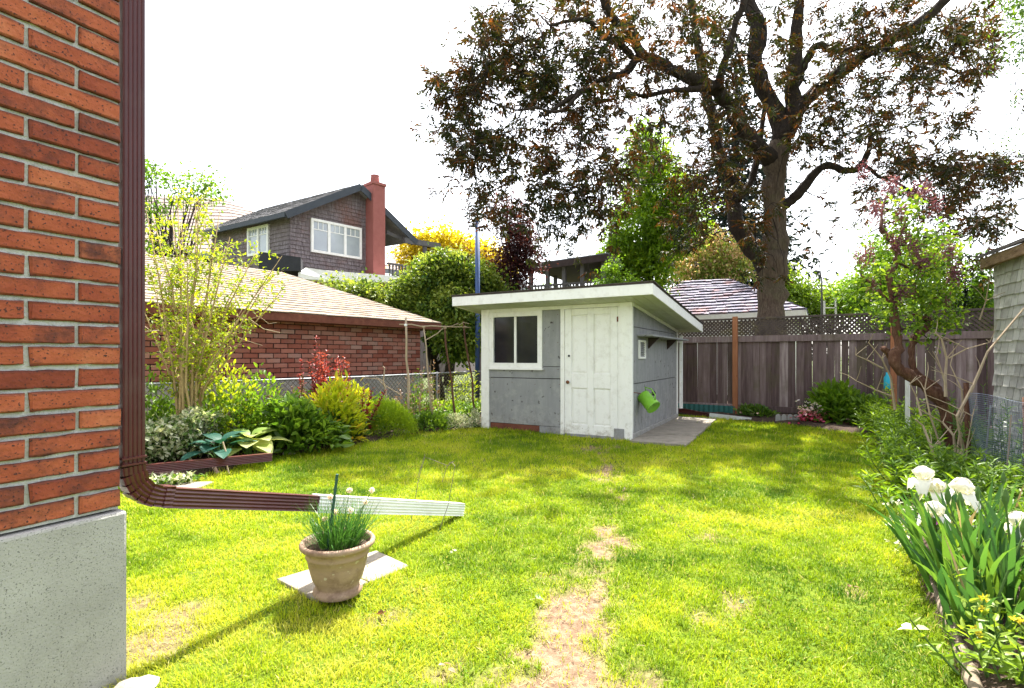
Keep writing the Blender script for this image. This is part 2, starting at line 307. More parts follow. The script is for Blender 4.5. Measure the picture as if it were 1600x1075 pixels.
# ------------------------------------------------------------------ noise and leaf geometry
def vnoise(x, y, s, seed=0):
    r = np.random.default_rng(seed); T = r.random((64, 64))
    X = x/s; Y = y/s; xi = np.floor(X).astype(int); yi = np.floor(Y).astype(int); fx = X-xi; fy = Y-yi
    fx = fx*fx*(3-2*fx); fy = fy*fy*(3-2*fy)
    g = lambda a, b: T[a % 64, b % 64]
    return (g(xi, yi)*(1-fx)+g(xi+1, yi)*fx)*(1-fy)+(g(xi, yi+1)*(1-fx)+g(xi+1, yi+1)*fx)*fy
def fnoise(x, y, s, seed=0): return (vnoise(x, y, s, seed)+.5*vnoise(x, y, s/2, seed+1)+.25*vnoise(x, y, s/4, seed+2))/1.75
def nrm(v): return v/(np.linalg.norm(v, axis=-1, keepdims=True)+1e-9)
def rdir(n): return nrm(rng.normal(size=(n, 3)))
class Leaves:
    def __init__(s): s.V = []; s.T = []; s.Q = []; s.t = []; s.n = 0
    def _add(s, V, T, Q, t, k):
        N = len(V)//k
        base = (np.arange(N)*k)[:, None]+s.n
        if len(T): s.T.append((base[:, None, :]+np.array(T)[None]).reshape(-1, 3))
        if len(Q): s.Q.append((base[:, None, :]+np.array(Q)[None]).reshape(-1, 4))
        s.V.append(V); s.t.append(np.repeat(t, k)); s.n += len(V)
    def frame(s, Dr, upv):
        sd = nrm(np.cross(Dr, upv)); nr = nrm(np.cross(sd, Dr)); return sd, nr
    def diamond(s, Pp, Dr, S, W, t, up=None, fold=.15):
        N = len(Pp)
        if up is None: up = nrm(UP+.9*rng.normal(size=(N, 3)))
        sd, nr = s.frame(Dr, up); S = np.broadcast_to(S, N)[:, None]; W = np.broadcast_to(W, N)[:, None]
        mid = Pp+Dr*S*.42
        V = np.stack([Pp, mid+sd*W/2+nr*W*fold, Pp+Dr*S-nr*S*.12, mid-sd*W/2+nr*W*fold], 1).reshape(-1, 3)
        s._add(V, [(0, 1, 2), (0, 2, 3)], [], t, 4)
    def oval(s, Pp, Dr, S, W, t, up=None, fold=.18, droop=.25):
        N = len(Pp)
        if up is None: up = nrm(UP+.6*rng.normal(size=(N, 3)))
        sd, nr = s.frame(Dr, up); S = np.broadcast_to(S, N)[:, None]; W = np.broadcast_to(W, N)[:, None]
        f = lambda a: Pp+Dr*S*a-nr*S*droop*a*a
        c1, c2 = f(.32), f(.70); u1 = nr*W*fold
        V = np.stack([Pp, c1+sd*W/2+u1, c1, c1-sd*W/2+u1, c2+sd*W*.4+u1, c2, c2-sd*W*.4+u1, f(1.)], 1).reshape(-1, 3)
        s._add(V, [(0, 1, 2), (0, 2, 3), (4, 7, 5), (5, 7, 6)], [(1, 4, 5, 2), (2, 5, 6, 3)], t, 8)
    def blade(s, Pp, Dr, S, W, t, bend=.5, side=None):
        """tapering grass-like blade, bending over towards a random side"""
        N = len(Pp); S = np.broadcast_to(S, N)[:, None]; W = np.broadcast_to(W, N)[:, None]
        if side is None:
            a = rng.random(N)*6.283; side = np.stack([np.cos(a), np.sin(a), 0*a], 1)
        bd = nrm(np.cross(side, Dr)); b = np.broadcast_to(bend, N)[:, None]
        m = Pp+Dr*S*.5+bd*S*b*.18; tip = Pp+Dr*S*(1-.25*b)+bd*S*b*.75
        V = np.stack([Pp-side*W/2, Pp+side*W/2, m+side*W*.45, m-side*W*.45, tip], 1).reshape(-1, 3)
        s._add(V, [(3, 2, 4)], [(0, 1, 2, 3)], t, 5)
    def tri(s, Pp, Dr, S, W, t, bend=.4):
        N = len(Pp); S = np.broadcast_to(S, N)[:, None]; W = np.broadcast_to(W, N)[:, None]
        a = rng.random(N)*6.283; side = np.stack([np.cos(a), np.sin(a), 0*a], 1); bd = nrm(np.cross(side, Dr))
        V = np.stack([Pp-side*W/2, Pp+side*W/2, Pp+Dr*S+bd*S*bend], 1).reshape(-1, 3)
        s._add(V, [(0, 1, 2)], [], t, 3)
    def build(s, name, m, parent=None):
        V = np.concatenate(s.V); fs = []
        if s.T: fs.append(np.concatenate(s.T))
        if s.Q: fs.append(np.concatenate(s.Q))
        return npmesh(name, V, fs, m, parent, tint=np.concatenate(s.t), smooth=False)
# ------------------------------------------------------------------ trees
def crown_pts(ells, n, clumps, cr, hollow=.55):
    """points in clumps spread over ellipsoids (centre, radii)"""
    vol = np.array([e[1][0]*e[1][1]*e[1][2] for e in ells])**.75; w = vol/vol.sum()
    k = rng.choice(len(ells), clumps, p=w)
    cen = np.array([e[0] for e in ells])[k]; rad = np.array([e[1] for e in ells])[k]
    cc = cen+rdir(clumps)*rad*(hollow+(1-hollow)*rng.random((clumps, 1)))
    j = rng.integers(0, clumps, n)
    sz = cr*(.6+.8*rng.random(clumps))
    pts = cc[j]+rng.normal(size=(n, 3))*sz[j][:, None]*A(1, 1, .75)*.55
    out = nrm(pts-cen[j]+1e-6)
    return pts, out, cc, rng.random(clumps)[j]
def leafy_tree(name, label, cat, base, ells, n, clumps, cr, lm, ls, trunk_r, aspect=.5, bm=None, group=None, limbs=10, flower=None, droop=.3):
    base = np.asarray(base, float); t = thing(name, label, cat, base, group); bm = bm or M['barkdark']
    pts, out, cc, ct = crown_pts(ells, n, clumps, cr)
    lv = Leaves(); d = nrm(out*.7+rdir(n)*.8-UP*droop)
    lv.diamond(pts, d, ls*(.7+.6*rng.random(n)), ls*aspect*(.8+.4*rng.random(n)), np.clip(ct*.6+rng.random(n)*.4+.1*out[:, 2], 0, 1))
    lv.build('crown', lm, t)
    mb = MB(); top = np.mean([e[0] for e in ells], 0); fork = base+(top-base)*A(.75, .75, .6)
    mb.tube([base-UP*.1, base+(fork-base)*.5+A(.04, 0, 0)*trunk_r*10, fork, fork+(top-fork)*.7], [trunk_r*1.25, trunk_r, trunk_r*.8, trunk_r*.35], 8)
    for i in rng.choice(len(cc), min(limbs, len(cc)), replace=False):
        q = cc[i]; s0 = base+(fork-base)*(.55+.45*rng.random()); mid = (s0+q)/2+A(0, 0, -.08)*np.linalg.norm(q-s0)+rng.normal(size=3)*.05*np.linalg.norm(q-s0)
        mb.tube([s0, mid, q], [trunk_r*.4, trunk_r*.25, trunk_r*.08], 5)
    mb.build('trunk', bm, t, smooth=True)
    if flower:
        fm, fn, fs = flower; k = rng.choice(n, fn)
        lf = Leaves(); m_ = 14; q = np.repeat(pts[k]+out[k]*.03, m_, 0)+rng.normal(size=(fn*m_, 3))*fs*A(.5, .5, 1.)
        lf.diamond(q, rdir(len(q)), fs*.7, fs*.5, np.repeat(rng.random(fn), m_)*.7+.3*rng.random(len(q))); lf.build('blossom', fm, t)['kind'] = 'stuff'
    return t
def conifer(name, label, cat, base, h, r, tiers, per, lm, group=None, dens=34, ls=.22, taper=1., z0=.08):
    base = np.asarray(base, float); t = thing(name, label, cat, base, group); lv = Leaves(); mb = MB()
    mb.tube([base-UP*.1, base+UP*h*.5, base+UP*h*.99], [r*.09, r*.05, .01], 6)
    for i in range(tiers):
        f = (i+.3)/tiers; z = h*(z0+(1-z0)*f); rr = r*(1-f)**taper*(.8+.4*rng.random())+.04
        m = max(3, int(per*(1-f*.6)))
        for a in rng.random()*6.28+np.arange(m)*6.283/m+rng.normal(size=m)*.25:
            d = A(math.cos(a), math.sin(a), .12); L_ = rr*(.7+.5*rng.random()); k = max(5, int(dens*L_/r+3))
            s = rng.random(k)**.7; q = base+UP*z+d[None]*L_*s[:, None]; q[:, 2] -= L_*.35*s**2; q += rng.normal(size=(k, 3))*.05*L_
            dd = nrm(d*.8+rdir(k)*.9-UP*.4)
            lv.diamond(q, dd, ls*(.6+.7*rng.random(k)), ls*.3, rng.random(k))
            if L_ > .4: mb.tube([base+UP*z, base+UP*(z-L_*.1)+d*L_*.8], [.02, .006], 3, False)
    mb.build('trunk', M['barkdark'], t, smooth=True); lv.build('crown', lm, t); return t
def grown_tree(skel, attract, step=.35, wig=.12, rtip=.008, droop=.25, expo=2.3):
    """skel: list of (points, radii) main limbs. attract: (n,3) tips, each joined to nearest wood by a bending branch. returns branches, tips"""
    nodes = []; 
    for pts, rad in skel:
        pts = np.array(pts); 
        for i in range(len(pts)-1):
            for u in np.linspace(0, 1, 4)[:3]: nodes.append(np.append(pts[i]*(1-u)+pts[i+1]*u, rad[i]*(1-u)+rad[i+1]*u))
        nodes.append(np.append(pts[-1], rad[-1]))
    nodes = np.array(nodes); N = nodes[:, :3]; R = nodes[:, 3].copy(); nskel = len(N)
    dist = np.min(np.linalg.norm(attract[:, None]-N[None], axis=2), 1); order = np.argsort(dist)
    Nl = [n for n in N]; Rl = list(R); br = []
    for idx in order:
        q = attract[idx]; NN = np.array(Nl); dd = np.linalg.norm(NN-q, axis=1)
        score = dd*(1+.0*dd)+np.where(NN[:, 2] > q[2]+1.2, .4, 0); i = int(np.argmin(score)); p = NN[i]; L_ = dd[i]
        k = max(3, int(L_/step)+2); u = np.linspace(0, 1, k)[:, None]
        ctrl = (p+q)/2+UP*L_*droop*rng.uniform(-.2, 1)+rng.normal(size=3)*L_*.15
        pts = (1-u)**2*p+2*u*(1-u)*ctrl+u*u*q; pts[1:-1] += rng.normal(size=(k-2, 3))*wig*step
        r0 = min(Rl[i]*.75, rtip+.013*L_**.9+.004); rr = r0*(1-u[:, 0])+rtip*.7*u[:, 0]
        br.append((pts, rr))
        for a, b in zip(pts[1:], rr[1:]): Nl.append(a); Rl.append(b)
    return br
# ------------------------------------------------------------------ shrubs and herbs
def bush(name, label, cat, base, r, h, n, lm, ls, aspect=.5, up=.4, stems=14, sm=None, group=None, oval=True, yr=None, hollow=.35, lump=.25, spike=0., parent=None):
    base = np.asarray(base, float); t = thing(name, label, cat, base, group)
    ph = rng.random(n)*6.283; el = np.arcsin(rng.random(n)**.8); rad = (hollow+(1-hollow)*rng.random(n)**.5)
    k = 9; lp = rdir(k); dirs = np.stack([np.cos(ph)*np.cos(el), np.sin(ph)*np.cos(el), np.sin(el)], 1)
    bumpy = 1+lump*(np.max(dirs@lp.T, 1)-.75)*2
    pts = base+dirs*A(r, yr or r, h)*(rad*bumpy)[:, None]*(1+.05*rng.normal(size=(n, 1)))
    pts[:, 2] = np.maximum(pts[:, 2], base[2]+.02)
    d = nrm(dirs*.9+UP*up+rdir(n)*.6); lv = Leaves(); S = ls*(.6+.7*rng.random(n))
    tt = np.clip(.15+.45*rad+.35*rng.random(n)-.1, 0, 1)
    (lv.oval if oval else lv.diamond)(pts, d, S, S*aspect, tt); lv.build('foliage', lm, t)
    mb = MB()
    for i in rng.choice(n, stems): mb.tube([base+rng.normal(size=3)*A(.05, .05, 0), (base+pts[i])/2+A(0, 0, .05*h), pts[i]], [.006, .004, .002], 4, False)
    mb.build('stem', sm or M['stem'], t)['kind'] = 'stuff'
    return t
def herb(name, label, cat, base, nst, spread, h, nl, lm, ls, aspect=.3, lean=.25, group=None, sm=None, flower=None, oval=True, r=.004):
    """upright stems carrying leaves in rings"""
    base = np.asarray(base, float); t = thing(name, label, cat, base, group); mb = MB(); lv = Leaves(); tops = []
    for i in range(nst):
        a = rng.random()*6.283; rr = spread*math.sqrt(rng.random()); b = base+A(math.cos(a)*rr, math.sin(a)*rr, 0)
        hh = h*rng.uniform(.6, 1.08); tip = b+A(math.cos(a)*rr*lean*3+rng.normal()*.04, math.sin(a)*rr*lean*3+rng.normal()*.04, hh); mid = (b+tip)/2+A(rng.normal()*.02, rng.normal()*.02, .03*h)
        mb.tube([b, mid, tip], [r*1.3, r, r*.6], 4, False); tops.append(tip)
        u = np.sort(rng.uniform(.12, 1, nl)); q = (1-u)[:, None]**2*b+(2*u*(1-u))[:, None]*mid+(u*u)[:, None]*tip
        an = np.arange(nl)*2.4+rng.random()*6; d = nrm(np.stack([np.cos(an), np.sin(an), .35+.5*u], 1)+rng.normal(size=(nl, 3))*.2)
        S = ls*(1.1-.5*u)*rng.uniform(.7, 1.2, nl)
        (lv.oval if oval else lv.diamond)(q, d, S, S*aspect, np.clip(.3+.4*u+.3*rng.random(nl)-.15, 0, 1))
    mb.build('stem', sm or M['stem'], t)['kind'] = 'stuff'; lv.build('foliage', lm, t)
    if flower:
        fm, fs, fr = flower; lf = Leaves()
        for q in tops:
            if rng.random() < fr:
                m_ = 16; lf.diamond(np.repeat(q[None], m_, 0)+rng.normal(size=(m_, 3))*fs*.25, nrm(rdir(m_)+UP*.5), fs*.6, fs*.4, rng.random(m_))
        if lf.n: lf.build('flower', fm, t)['kind'] = 'stuff'
    return t
# ------------------------------------------------------------------ ground
def inpoly(x, y, poly):
    poly = np.asarray(poly)[:, :2]; r = np.zeros(np.shape(x), bool); j = len(poly)-1
    for i in range(len(poly)):
        xi, yi = poly[i]; xj, yj = poly[j]
        c = ((yi > y) != (yj > y)) & (x < (xj-xi)*(y-yi)/(yj-yi+1e-12)+xi); r ^= c; j = i
    return r
SC = A(1.80, 7.77, 0); SW = 2.66; SL = 3.22                       # shed front right corner, width along F, length along D
WC = A(-1.533, 2.02, 0)                                           # near house corner
FA = A(4.78, 10.98, 0); FD = unit(A(.816, -.578, 0)); FN = A(-FD[1], FD[0], 0)   # wooden fence line
LFa = A(-4.5, 6.1, 0); LFb = A(-.7, 11.4, 0)                      # wire fence line
bedL = [A(-6.5, 3.6), A(-4.0, 4.85), A(-3.35, 5.35), G(340, 738)[:2], G(430, 714)[:2], G(500, 703)[:2], G(560, 694)[:2], G(650, 677)[:2], G(746, 669)[:2], A(-.45, 9.15), A(1.1, 11.9), A(.6, 13), A(-.8, 11.7), A(-5, 6.0), A(-7, 4.6)]
bedR = [A(1.25, .3), G(1600, 1250)[:2]*A(.86, 1), G(1528, 1075)[:2], G(1478, 965)[:2], G(1440, 880)[:2], G(1412, 800)[:2], G(1396, 750)[:2], G(1378, 700)[:2], G(1366, 680)[:2], G(1290, 671)[:2], G(1235, 663)[:2], G(1160, 658)[:2], A(3.95, 11.0), A(3.6, 11.9), A(4.78, 11.1), A(9, 8.1), A(9, .3)]
pathpts = np.array([np.append(G(x, y)[:2], w_) for x, y, w_ in [(850, 1120, .20), (890, 1060, .22), (900, 980, .20), (945, 915, .18), (955, 885, .03), (948, 855, .14), (945, 825, -.02), (960, 780, -.04), (950, 745, .06), (945, 712, .07), (915, 700, .20), (950, 700, .18)]])
def bare(x, y):
    b = np.zeros(np.shape(x)); nz = fnoise(x, y, .22, 5)-.5; n2 = fnoise(x, y, .07, 25)-.5
    for a, c in zip(pathpts[:-1], pathpts[1:]):
        d = c[:2]-a[:2]; u = np.clip(((x-a[0])*d[0]+(y-a[1])*d[1])/(d@d), 0, 1); ds = np.hypot(x-a[0]-u*d[0], y-a[1]-u*d[1])
        wd = (a[2]*(1-u)+c[2]*u); b = np.maximum(b, np.clip((wd-ds)/.20+.22+nz*2.6+n2*2.4, 0, 1))
    for px, py, r in [(230, 1000, .16), (270, 960, .14), (225, 940, .1), (690, 1052, .05), (598, 962, .05), (1330, 925, .06), (1100, 838, .10), (1160, 945, .07), (1095, 965, .05)]:
        g = G(px, py); b = np.maximum(b, .75*np.clip((r-np.hypot(x-g[0], y-g[1]))/.1+.5+nz*2+n2*1.5, 0, 1))
    return b
gm = bpy.data.materials.new('lawn_soil'); gm.use_nodes = True
n_ = gm.node_tree; b_ = n_.nodes['Principled BSDF']; b_.inputs['Roughness'].default_value = .95; b_.inputs['Specular IOR Level'].default_value = .1
at = n_.nodes.new('ShaderNodeAttribute'); at.attribute_name = 'tint'; tc = n_.nodes.new('ShaderNodeTexCoord')
no = n_.nodes.new('ShaderNodeTexNoise'); no.inputs['Scale'].default_value = 22; no.inputs['Detail'].default_value = 10; no.inputs['Roughness'].default_value = .7
n_.links.new(tc.outputs['Object'], no.inputs['Vector'])
dirt = ramp(n_, [(.09, .055, .035, .3), (.19, .125, .08, .5), (.31, .23, .155, .7)], no.outputs[0])
grs = ramp(n_, [(.045, .085, .008, .3), (.13, .17, .012, .6), (.24, .22, .06, .75)], no.outputs[0])
n_.links.new(mixc(n_, at.outputs['Fac'], grs, dirt), b_.inputs['Base Color'])
bu = n_.nodes.new('ShaderNodeBump'); bu.inputs['Strength'].default_value = .9; bu.inputs['Distance'].default_value = .02
n_.links.new(no.outputs[0], bu.inputs['Height']); n_.links.new(bu.outputs[0], b_.inputs['Normal'])
MB().hexa((-700, -300, -.35), (1400, 0, 0), (0, 1500, 0), (0, 0, .2)).build('ground', M['ground'])['kind'] = 'structure'
def hgt(x, y): return (fnoise(x, y, 1.3, 9)-.5)*.03+(fnoise(x, y, .35, 4)-.5)*.012
gx = np.arange(-7, 8.6, .07); gy = np.arange(-1.5, 13.2, .07); XX, YY = np.meshgrid(gx, gy)
V = np.stack([XX, YY, hgt(XX, YY)-.012*bare(XX, YY)], -1).reshape(-1, 3); nx = len(gx); I = np.arange(len(V)).reshape(XX.shape)
Q = np.stack([I[:-1, :-1], I[:-1, 1:], I[1:, 1:], I[1:, :-1]], -1).reshape(-1, 4)
npmesh('lawn', V, [Q], gm, None, True, tint=bare(XX, YY).ravel())['kind'] = 'structure'
def fq(s, b): return (FA+FD*s)[:2]+b*np.array([.578, .816])
def bed(name, poly, seed):
    x0, y0 = np.min(poly, 0); x1, y1 = np.max(poly, 0); s = .06
    X, Y = np.meshgrid(np.arange(x0, x1, s), np.arange(y0, y1, s)); ins = inpoly(X, Y, poly)
    # distance-ish falloff at the border
    e = ins.astype(float)
    for _ in range(3): e = (e+np.roll(e, 1, 0)+np.roll(e, -1, 0)+np.roll(e, 1, 1)+np.roll(e, -1, 1))/5
    Z = -.03+.10*np.clip(e, 0, 1)+(fnoise(X, Y, .3, seed)-.5)*.05*e; I = np.arange(X.size).reshape(X.shape)
    cell = (e > .12); Q = np.stack([I[:-1, :-1], I[:-1, 1:], I[1:, 1:], I[1:, :-1]], -1)[cell[:-1, :-1]].reshape(-1, 4)
    u, inv = np.unique(Q, return_inverse=True); V = np.stack([X, Y, Z], -1).reshape(-1, 3)[u]
    npmesh(name, V, [inv.reshape(-1, 4)], M['soil'], None, True)['kind'] = 'structure'
bed('garden_bed', [fq(-6, -.1), fq(6, -.1), fq(6, 3), fq(-6, 3)], 5); bed('garden_bed', bedL, 3); bed('garden_bed', bedR, 8)
# slabs: footprints that keep the grass away
SLABS = []
def slab(px, Z, name='paving_slab', label=None, cat='paving slab', group=None, m='slab', pts=None, parent=None, th=.06):
    q = [np.array([*p[:2], Z-th]) for p in (pts or [G(*p) for p in px])]; SLABS.append([p[:2] for p in q])
    o = MB().prism(q, (0, 0, th)).build(name, M[m], parent, bevel=.008); return tag(o, label, cat, group)
o1 = G(436, 905); q1 = G(545, 868); q2 = G(640, 884); q3 = G(530, 946)
def lerp(a, b, t): return a+(b-a)*t
slab(None, .016, label='pale square slab on the lawn under the left half of the chive pot', pts=[G(432, 908), lerp(G(432, 908), G(588, 862), .46), lerp(G(500, 944), G(640, 886), .5), G(500, 944)])
slab(None, .011, label='pale square slab on the lawn reaching out to the right of the chive pot', pts=[lerp(G(432, 908), G(588, 862), .48), G(588, 862), G(640, 886), lerp(G(500, 944), G(640, 886), .52)])
slab([(215, 768), (262, 756), (335, 755), (300, 768)], .02, label='flat pale slab at the bed edge below the lying brown downspout length')
for i in range(4):
    a = SC-F*.03+D*(-.18+i*.86); b = a+D*.845; wd = .80-.02*i
    slab(None, .035+.006*(i % 2), pts=[a, a-F*wd, b-F*wd, b], label=['first slab of the shed side path, at the front corner of the shed', 'second slab of the shed side path, under the watering can',
         'third slab of the shed side path, under the wall shelf', 'last slab of the shed side path, nearest the wooden fence'][i], group='slabs of the path along the shed')
# ------------------------------------------------------------------ grass
def grass():
    lv = Leaves(); shed = [SC, SC+F*SW, SC+F*SW+D*SL, SC+D*SL]; house = [WC, WC-D*4, WC-D*4+F*4, WC+F*4]
    for (y0, y1, dens, h, wd, kind) in [(1.5, 2.6, 15000, .042, .0034, 0), (2.6, 3.8, 11000, .042, .0042, 0), (3.8, 5.4, 6800, .045, .0055, 0), (5.4, 7.6, 4000, .048, .0085, 1), (7.6, 10.9, 2300, .055, .013, 1)]:
        xl = -1.02*y1; xr = 1.0*y1*.98; N = int((xr-xl)*(y1-y0)*dens)
        x = rng.uniform(xl, xr, N); y = rng.uniform(y0, y1, N)
        clump = fnoise(x, y, .10, 31); k = rng.random(N) < (1-.90*bare(x, y))*(.45+1.1*clump); x, y = x[k], y[k]
        k = ~(inpoly(x, y, bedL) | inpoly(x, y, bedR) | inpoly(x, y, shed) | inpoly(x, y, house))
        for s in SLABS: k &= ~(inpoly(x, y, s) & (rng.random(len(x)) > .012))
        x, y = x[k], y[k]; n = len(x); b = bare(x, y)
        big = fnoise(x, y, .8, 17); sm = fnoise(x, y, .16, 41); cl = fnoise(x, y, .10, 31)
        hh = h*(.45+.75*rng.random(n))*(.45+1.1*cl)*(1-.4*b)*(1+.8*(rng.random(n) > .985)); ln = rng.normal(size=(n, 3))*.42+UP; flow = fnoise(x, y, .5, 51)*12.6
        ln[:, 0] += .25*np.cos(flow); ln[:, 1] += .25*np.sin(flow); ln[:, 2] = np.abs(ln[:, 2])+.25
        t = np.clip(.43+(big-.5)*1.15+.06*(x < -.3)+(sm-.5)*.75+rng.normal(size=n)*.13+.28*b, 0, .80); t = np.where(rng.random(n) < .035+.25*b, .86+.14*rng.random(n), t)
        Pp = np.stack([x, y, hgt(x, y)-.004], 1)
        if kind == 0: lv.blade(Pp, nrm(ln), hh, wd*(.7+.6*rng.random(n)), t, bend=.3+.6*rng.random(n))
        else: lv.tri(Pp, nrm(ln), hh, wd*(.7+.6*rng.random(n)), t)
    # broad leaved weeds and clover in loose patches
    n = 60000; x = rng.uniform(-3.5, 4, n); y = rng.uniform(1.5, 7.5, n); k = (fnoise(x, y, .55, 91) > .60) & (bare(x, y) < .5) & (rng.random(n) < .5); k &= ~(inpoly(x, y, bedL) | inpoly(x, y, bedR) | inpoly(x, y, shed) | inpoly(x, y, house))
    for s in SLABS: k &= ~inpoly(x, y, s)
    x, y = x[k], y[k]; n = len(x); lv.oval(np.stack([x, y, hgt(x, y)+.012+.018*rng.random(n)], 1), nrm(rdir(n)*A(1, 1, .3)+UP*.15), .011+.012*rng.random(n), .010, .02+.25*rng.random(n), up=nrm(UP+.35*rng.normal(size=(n, 3))))
    o = lv.build('grass', L['grass']); o['kind'] = 'stuff'; tag(o, 'short yellow green lawn grass with worn patches', 'grass')
    # matted straw over worn patches
    n = 16000; x = rng.uniform(-2.2, 2.2, n); y = rng.uniform(1.6, 8, n); k = rng.random(n) < bare(x, y)*.9+.035; x, y = x[k], y[k]; n = len(x)
    a = rng.random(n)*6.28; lf = Leaves(); lf.tri(np.stack([x, y, hgt(x, y)+.004+.012*rng.random(n)], 1), nrm(np.stack([np.cos(a), np.sin(a), .12*rng.random(n)], 1)), .03+.04*rng.random(n), .003+.0006*y, rng.random(n), .1)
    o = lf.build('straw', L['hay']); tag(o, 'dry straw and dead grass on the worn lawn path', 'straw', kind='stuff')
grass()
# ------------------------------------------------------------------ near brick house
ANG = math.atan2(D[1], D[0]); NW = -F
def brick_mesh(name, l, d, h, m, ch=.006, seed=0):
    r = np.random.default_rng(seed); j = lambda: r.normal()*.0018
    V = []; 
    for z, s in ((0, 1), (1, 1)):
        pass
    y0, y1 = 0, d
    o = [(0, y1, 0), (l, y1, 0), (l, y1, h), (0, y1, h)]; m1 = [(0, y0+ch, 0), (l, y0+ch, 0), (l, y0+ch, h), (0, y0+ch, h)]
    fr = [(ch, y0, ch), (l-ch, y0, ch), (l-ch, y0, h-ch), (ch, y0, h-ch)]
    # outline with uneven long edges, then a chamfered ring and the face
    ns = 7 if l > .2 else 4; us = [i/ns for i in range(ns+1)]; ring = [(u*l, 0.) for u in us]+[(u*l, h) for u in us[::-1]]; N = len(ring); V = []
    out = [(a+j()*.9, c+j()*.9) for a, c in ring]; jj = [j()*.8 for _ in ring]
    V += [(a, y1, c) for a, c in out]+[(a, y0+ch, c) for a, c in out]
    V += [(min(max(a, ch), l-ch)+g, y0+abs(g), min(max(c, ch), h-ch)+g) for (a, c), g in zip(out, jj)]
    Fc = [(k, (k+1) % N, N+(k+1) % N, N+k)[::-1] for k in range(N)]+[(N+k, N+(k+1) % N, 2*N+(k+1) % N, 2*N+k)[::-1] for k in range(N)]
    Fc += [(2*N+k, 2*N+k+1, 2*N+N-2-k, 2*N+N-1-k) for k in range(ns)]
    me = bpy.data.meshes.new(name); me.from_pydata(V, [], Fc); me.materials.append(m); me.update(); return me
def place(name, me, parent, loc, rot, scale=(1, 1, 1)):
    o = bpy.data.objects.new(name, me); C.objects.link(o); o.parent = parent; OFF[o.name] = OFF[parent.name]
    o.location = [float(x) for x in (np.asarray(loc)-OFF[parent.name])]; o.rotation_euler = rot; o.scale = scale; return o
H = thing('brick_house', 'near red brick house corner on a pebbly concrete base', 'house', WC)
ZF = .675; wall = MB()
wall.prism([WC-D*3.4+UP*ZF, WC-D*.008-NW*.010+UP*ZF, WC-D*.008+F*4+UP*ZF, WC-D*3.4+F*4+UP*ZF], (0, 0, 3.2)); wall = wall.build('wall', M['mortar'], H)
fnd = MB().prism([WC-D*3.4+NW*.022-UP*.3, WC+D*.012+NW*.022-UP*.3, WC+D*.012+F*4-UP*.3, WC-D*3.4+F*4-UP*.3], (0, 0, ZF+.292)).build('foundation', M['conc'], H, bevel=.012)
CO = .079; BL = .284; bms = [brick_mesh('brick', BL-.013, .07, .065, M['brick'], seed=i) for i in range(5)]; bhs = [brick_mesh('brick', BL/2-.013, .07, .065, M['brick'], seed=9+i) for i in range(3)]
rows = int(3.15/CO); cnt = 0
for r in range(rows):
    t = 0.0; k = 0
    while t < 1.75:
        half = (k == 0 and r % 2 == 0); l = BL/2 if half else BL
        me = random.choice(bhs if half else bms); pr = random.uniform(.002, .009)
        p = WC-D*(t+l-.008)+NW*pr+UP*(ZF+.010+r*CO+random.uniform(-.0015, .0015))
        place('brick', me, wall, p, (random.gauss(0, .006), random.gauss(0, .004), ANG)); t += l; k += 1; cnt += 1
print('near bricks', cnt)
# bricks: local x along D, local y = F (into the wall)
# downspout
def ribbed(mb, path, upn, W, Dp, rib=5):
    """rectangular ribbed tube along path; upn = list of 'wide' axis vectors"""
    path = [np.asarray(p, float) for p in path]; n = len(path); ring = []
    pr = []
    for i in range(rib*2+1):
        u = -W/2+W*i/(rib*2); pr.append((u, Dp/2-(.006 if i % 2 else 0)))
    prof = pr+[(u, -v) for u, v in pr[::-1]]
    V = []
    for i, p in enumerate(path):
        t = unit(path[min(i+1, n-1)]-path[max(i-1, 0)]); wv = unit(upn[i]-t*np.dot(upn[i], t)); dv = np.cross(t, wv)
        V += [p+wv*a+dv*b for a, b in prof]
    k = len(prof); f = [(i*k+j, i*k+(j+1) % k, (i+1)*k+(j+1) % k, (i+1)*k+j) for i in range(n-1) for j in range(k)]
    f += [tuple(range(k))[::-1], tuple(range((n-1)*k, n*k))]; mb.add(V, f); return mb
DP = WC+D*.046+F*.034
ds = ribbed(MB(), [DP+UP*z for z in (3.9, 2.9, 1.9, .84)], [D]*4, .078, .06).build('downspout', M['brown'], H)
# elbow from vertical to the sloping run; wide side turns to face sideways
run0 = DP+D*.13+UP*.672; slope = -.282
mid = run0+D*.80+UP*slope*.80; end = run0+D*2.17+UP*slope*2.17
el = []; eu = []
for i in range(9):
    u = i/8; a = DP+UP*.83; c = DP+UP*.672+UP*.02; p = (1-u)**2*a+2*u*(1-u)*c+u*u*(run0+D*.02); k = 1+(.05 if i % 2 else 0); el.append(p); eu.append(unit(D*(1-u)+UP*u))
elb = MB()
for i in range(8): ribbed(elb, [el[i], el[i+1]], [eu[i], eu[i+1]], .082+(.006 if i % 2 else 0), .066+(.006 if i % 2 else 0))
elb.build('downspout_elbow', M['brown'], ds)
for z in (.86, .835): MB().hexa(DP+UP*z-D*.044-F*.036, D*.088, F*.072, UP*.008).build('strap', M['brown'], ds)
sidew = unit(UP*1.0+D*.28)
rn = ribbed(MB(), [run0, mid], [sidew]*2, .083, .07).build('downspout_extension', M['brown'], ds)
ex = ribbed(MB(), [mid-D*.03-UP*slope*.03, end], [sidew]*2, .094, .08).build('downspout_extension', M['whitemetal'], ds); ex['label'] = 'white lower length of the downspout run'; rn['label'] = 'brown upper length of the downspout run'
# lying downspout length at the bed edge
ta = P(180, 737, 4.95); ta[2] = .16; tb = P(424, 713, 5.85); tb[2] = .13
tag(ribbed(MB(), [ta, tb], [UP, UP], .085, .07).build('downspout_length', M['brown']), 'brown metal downspout length lying along the front of the garden bed', 'downspout')
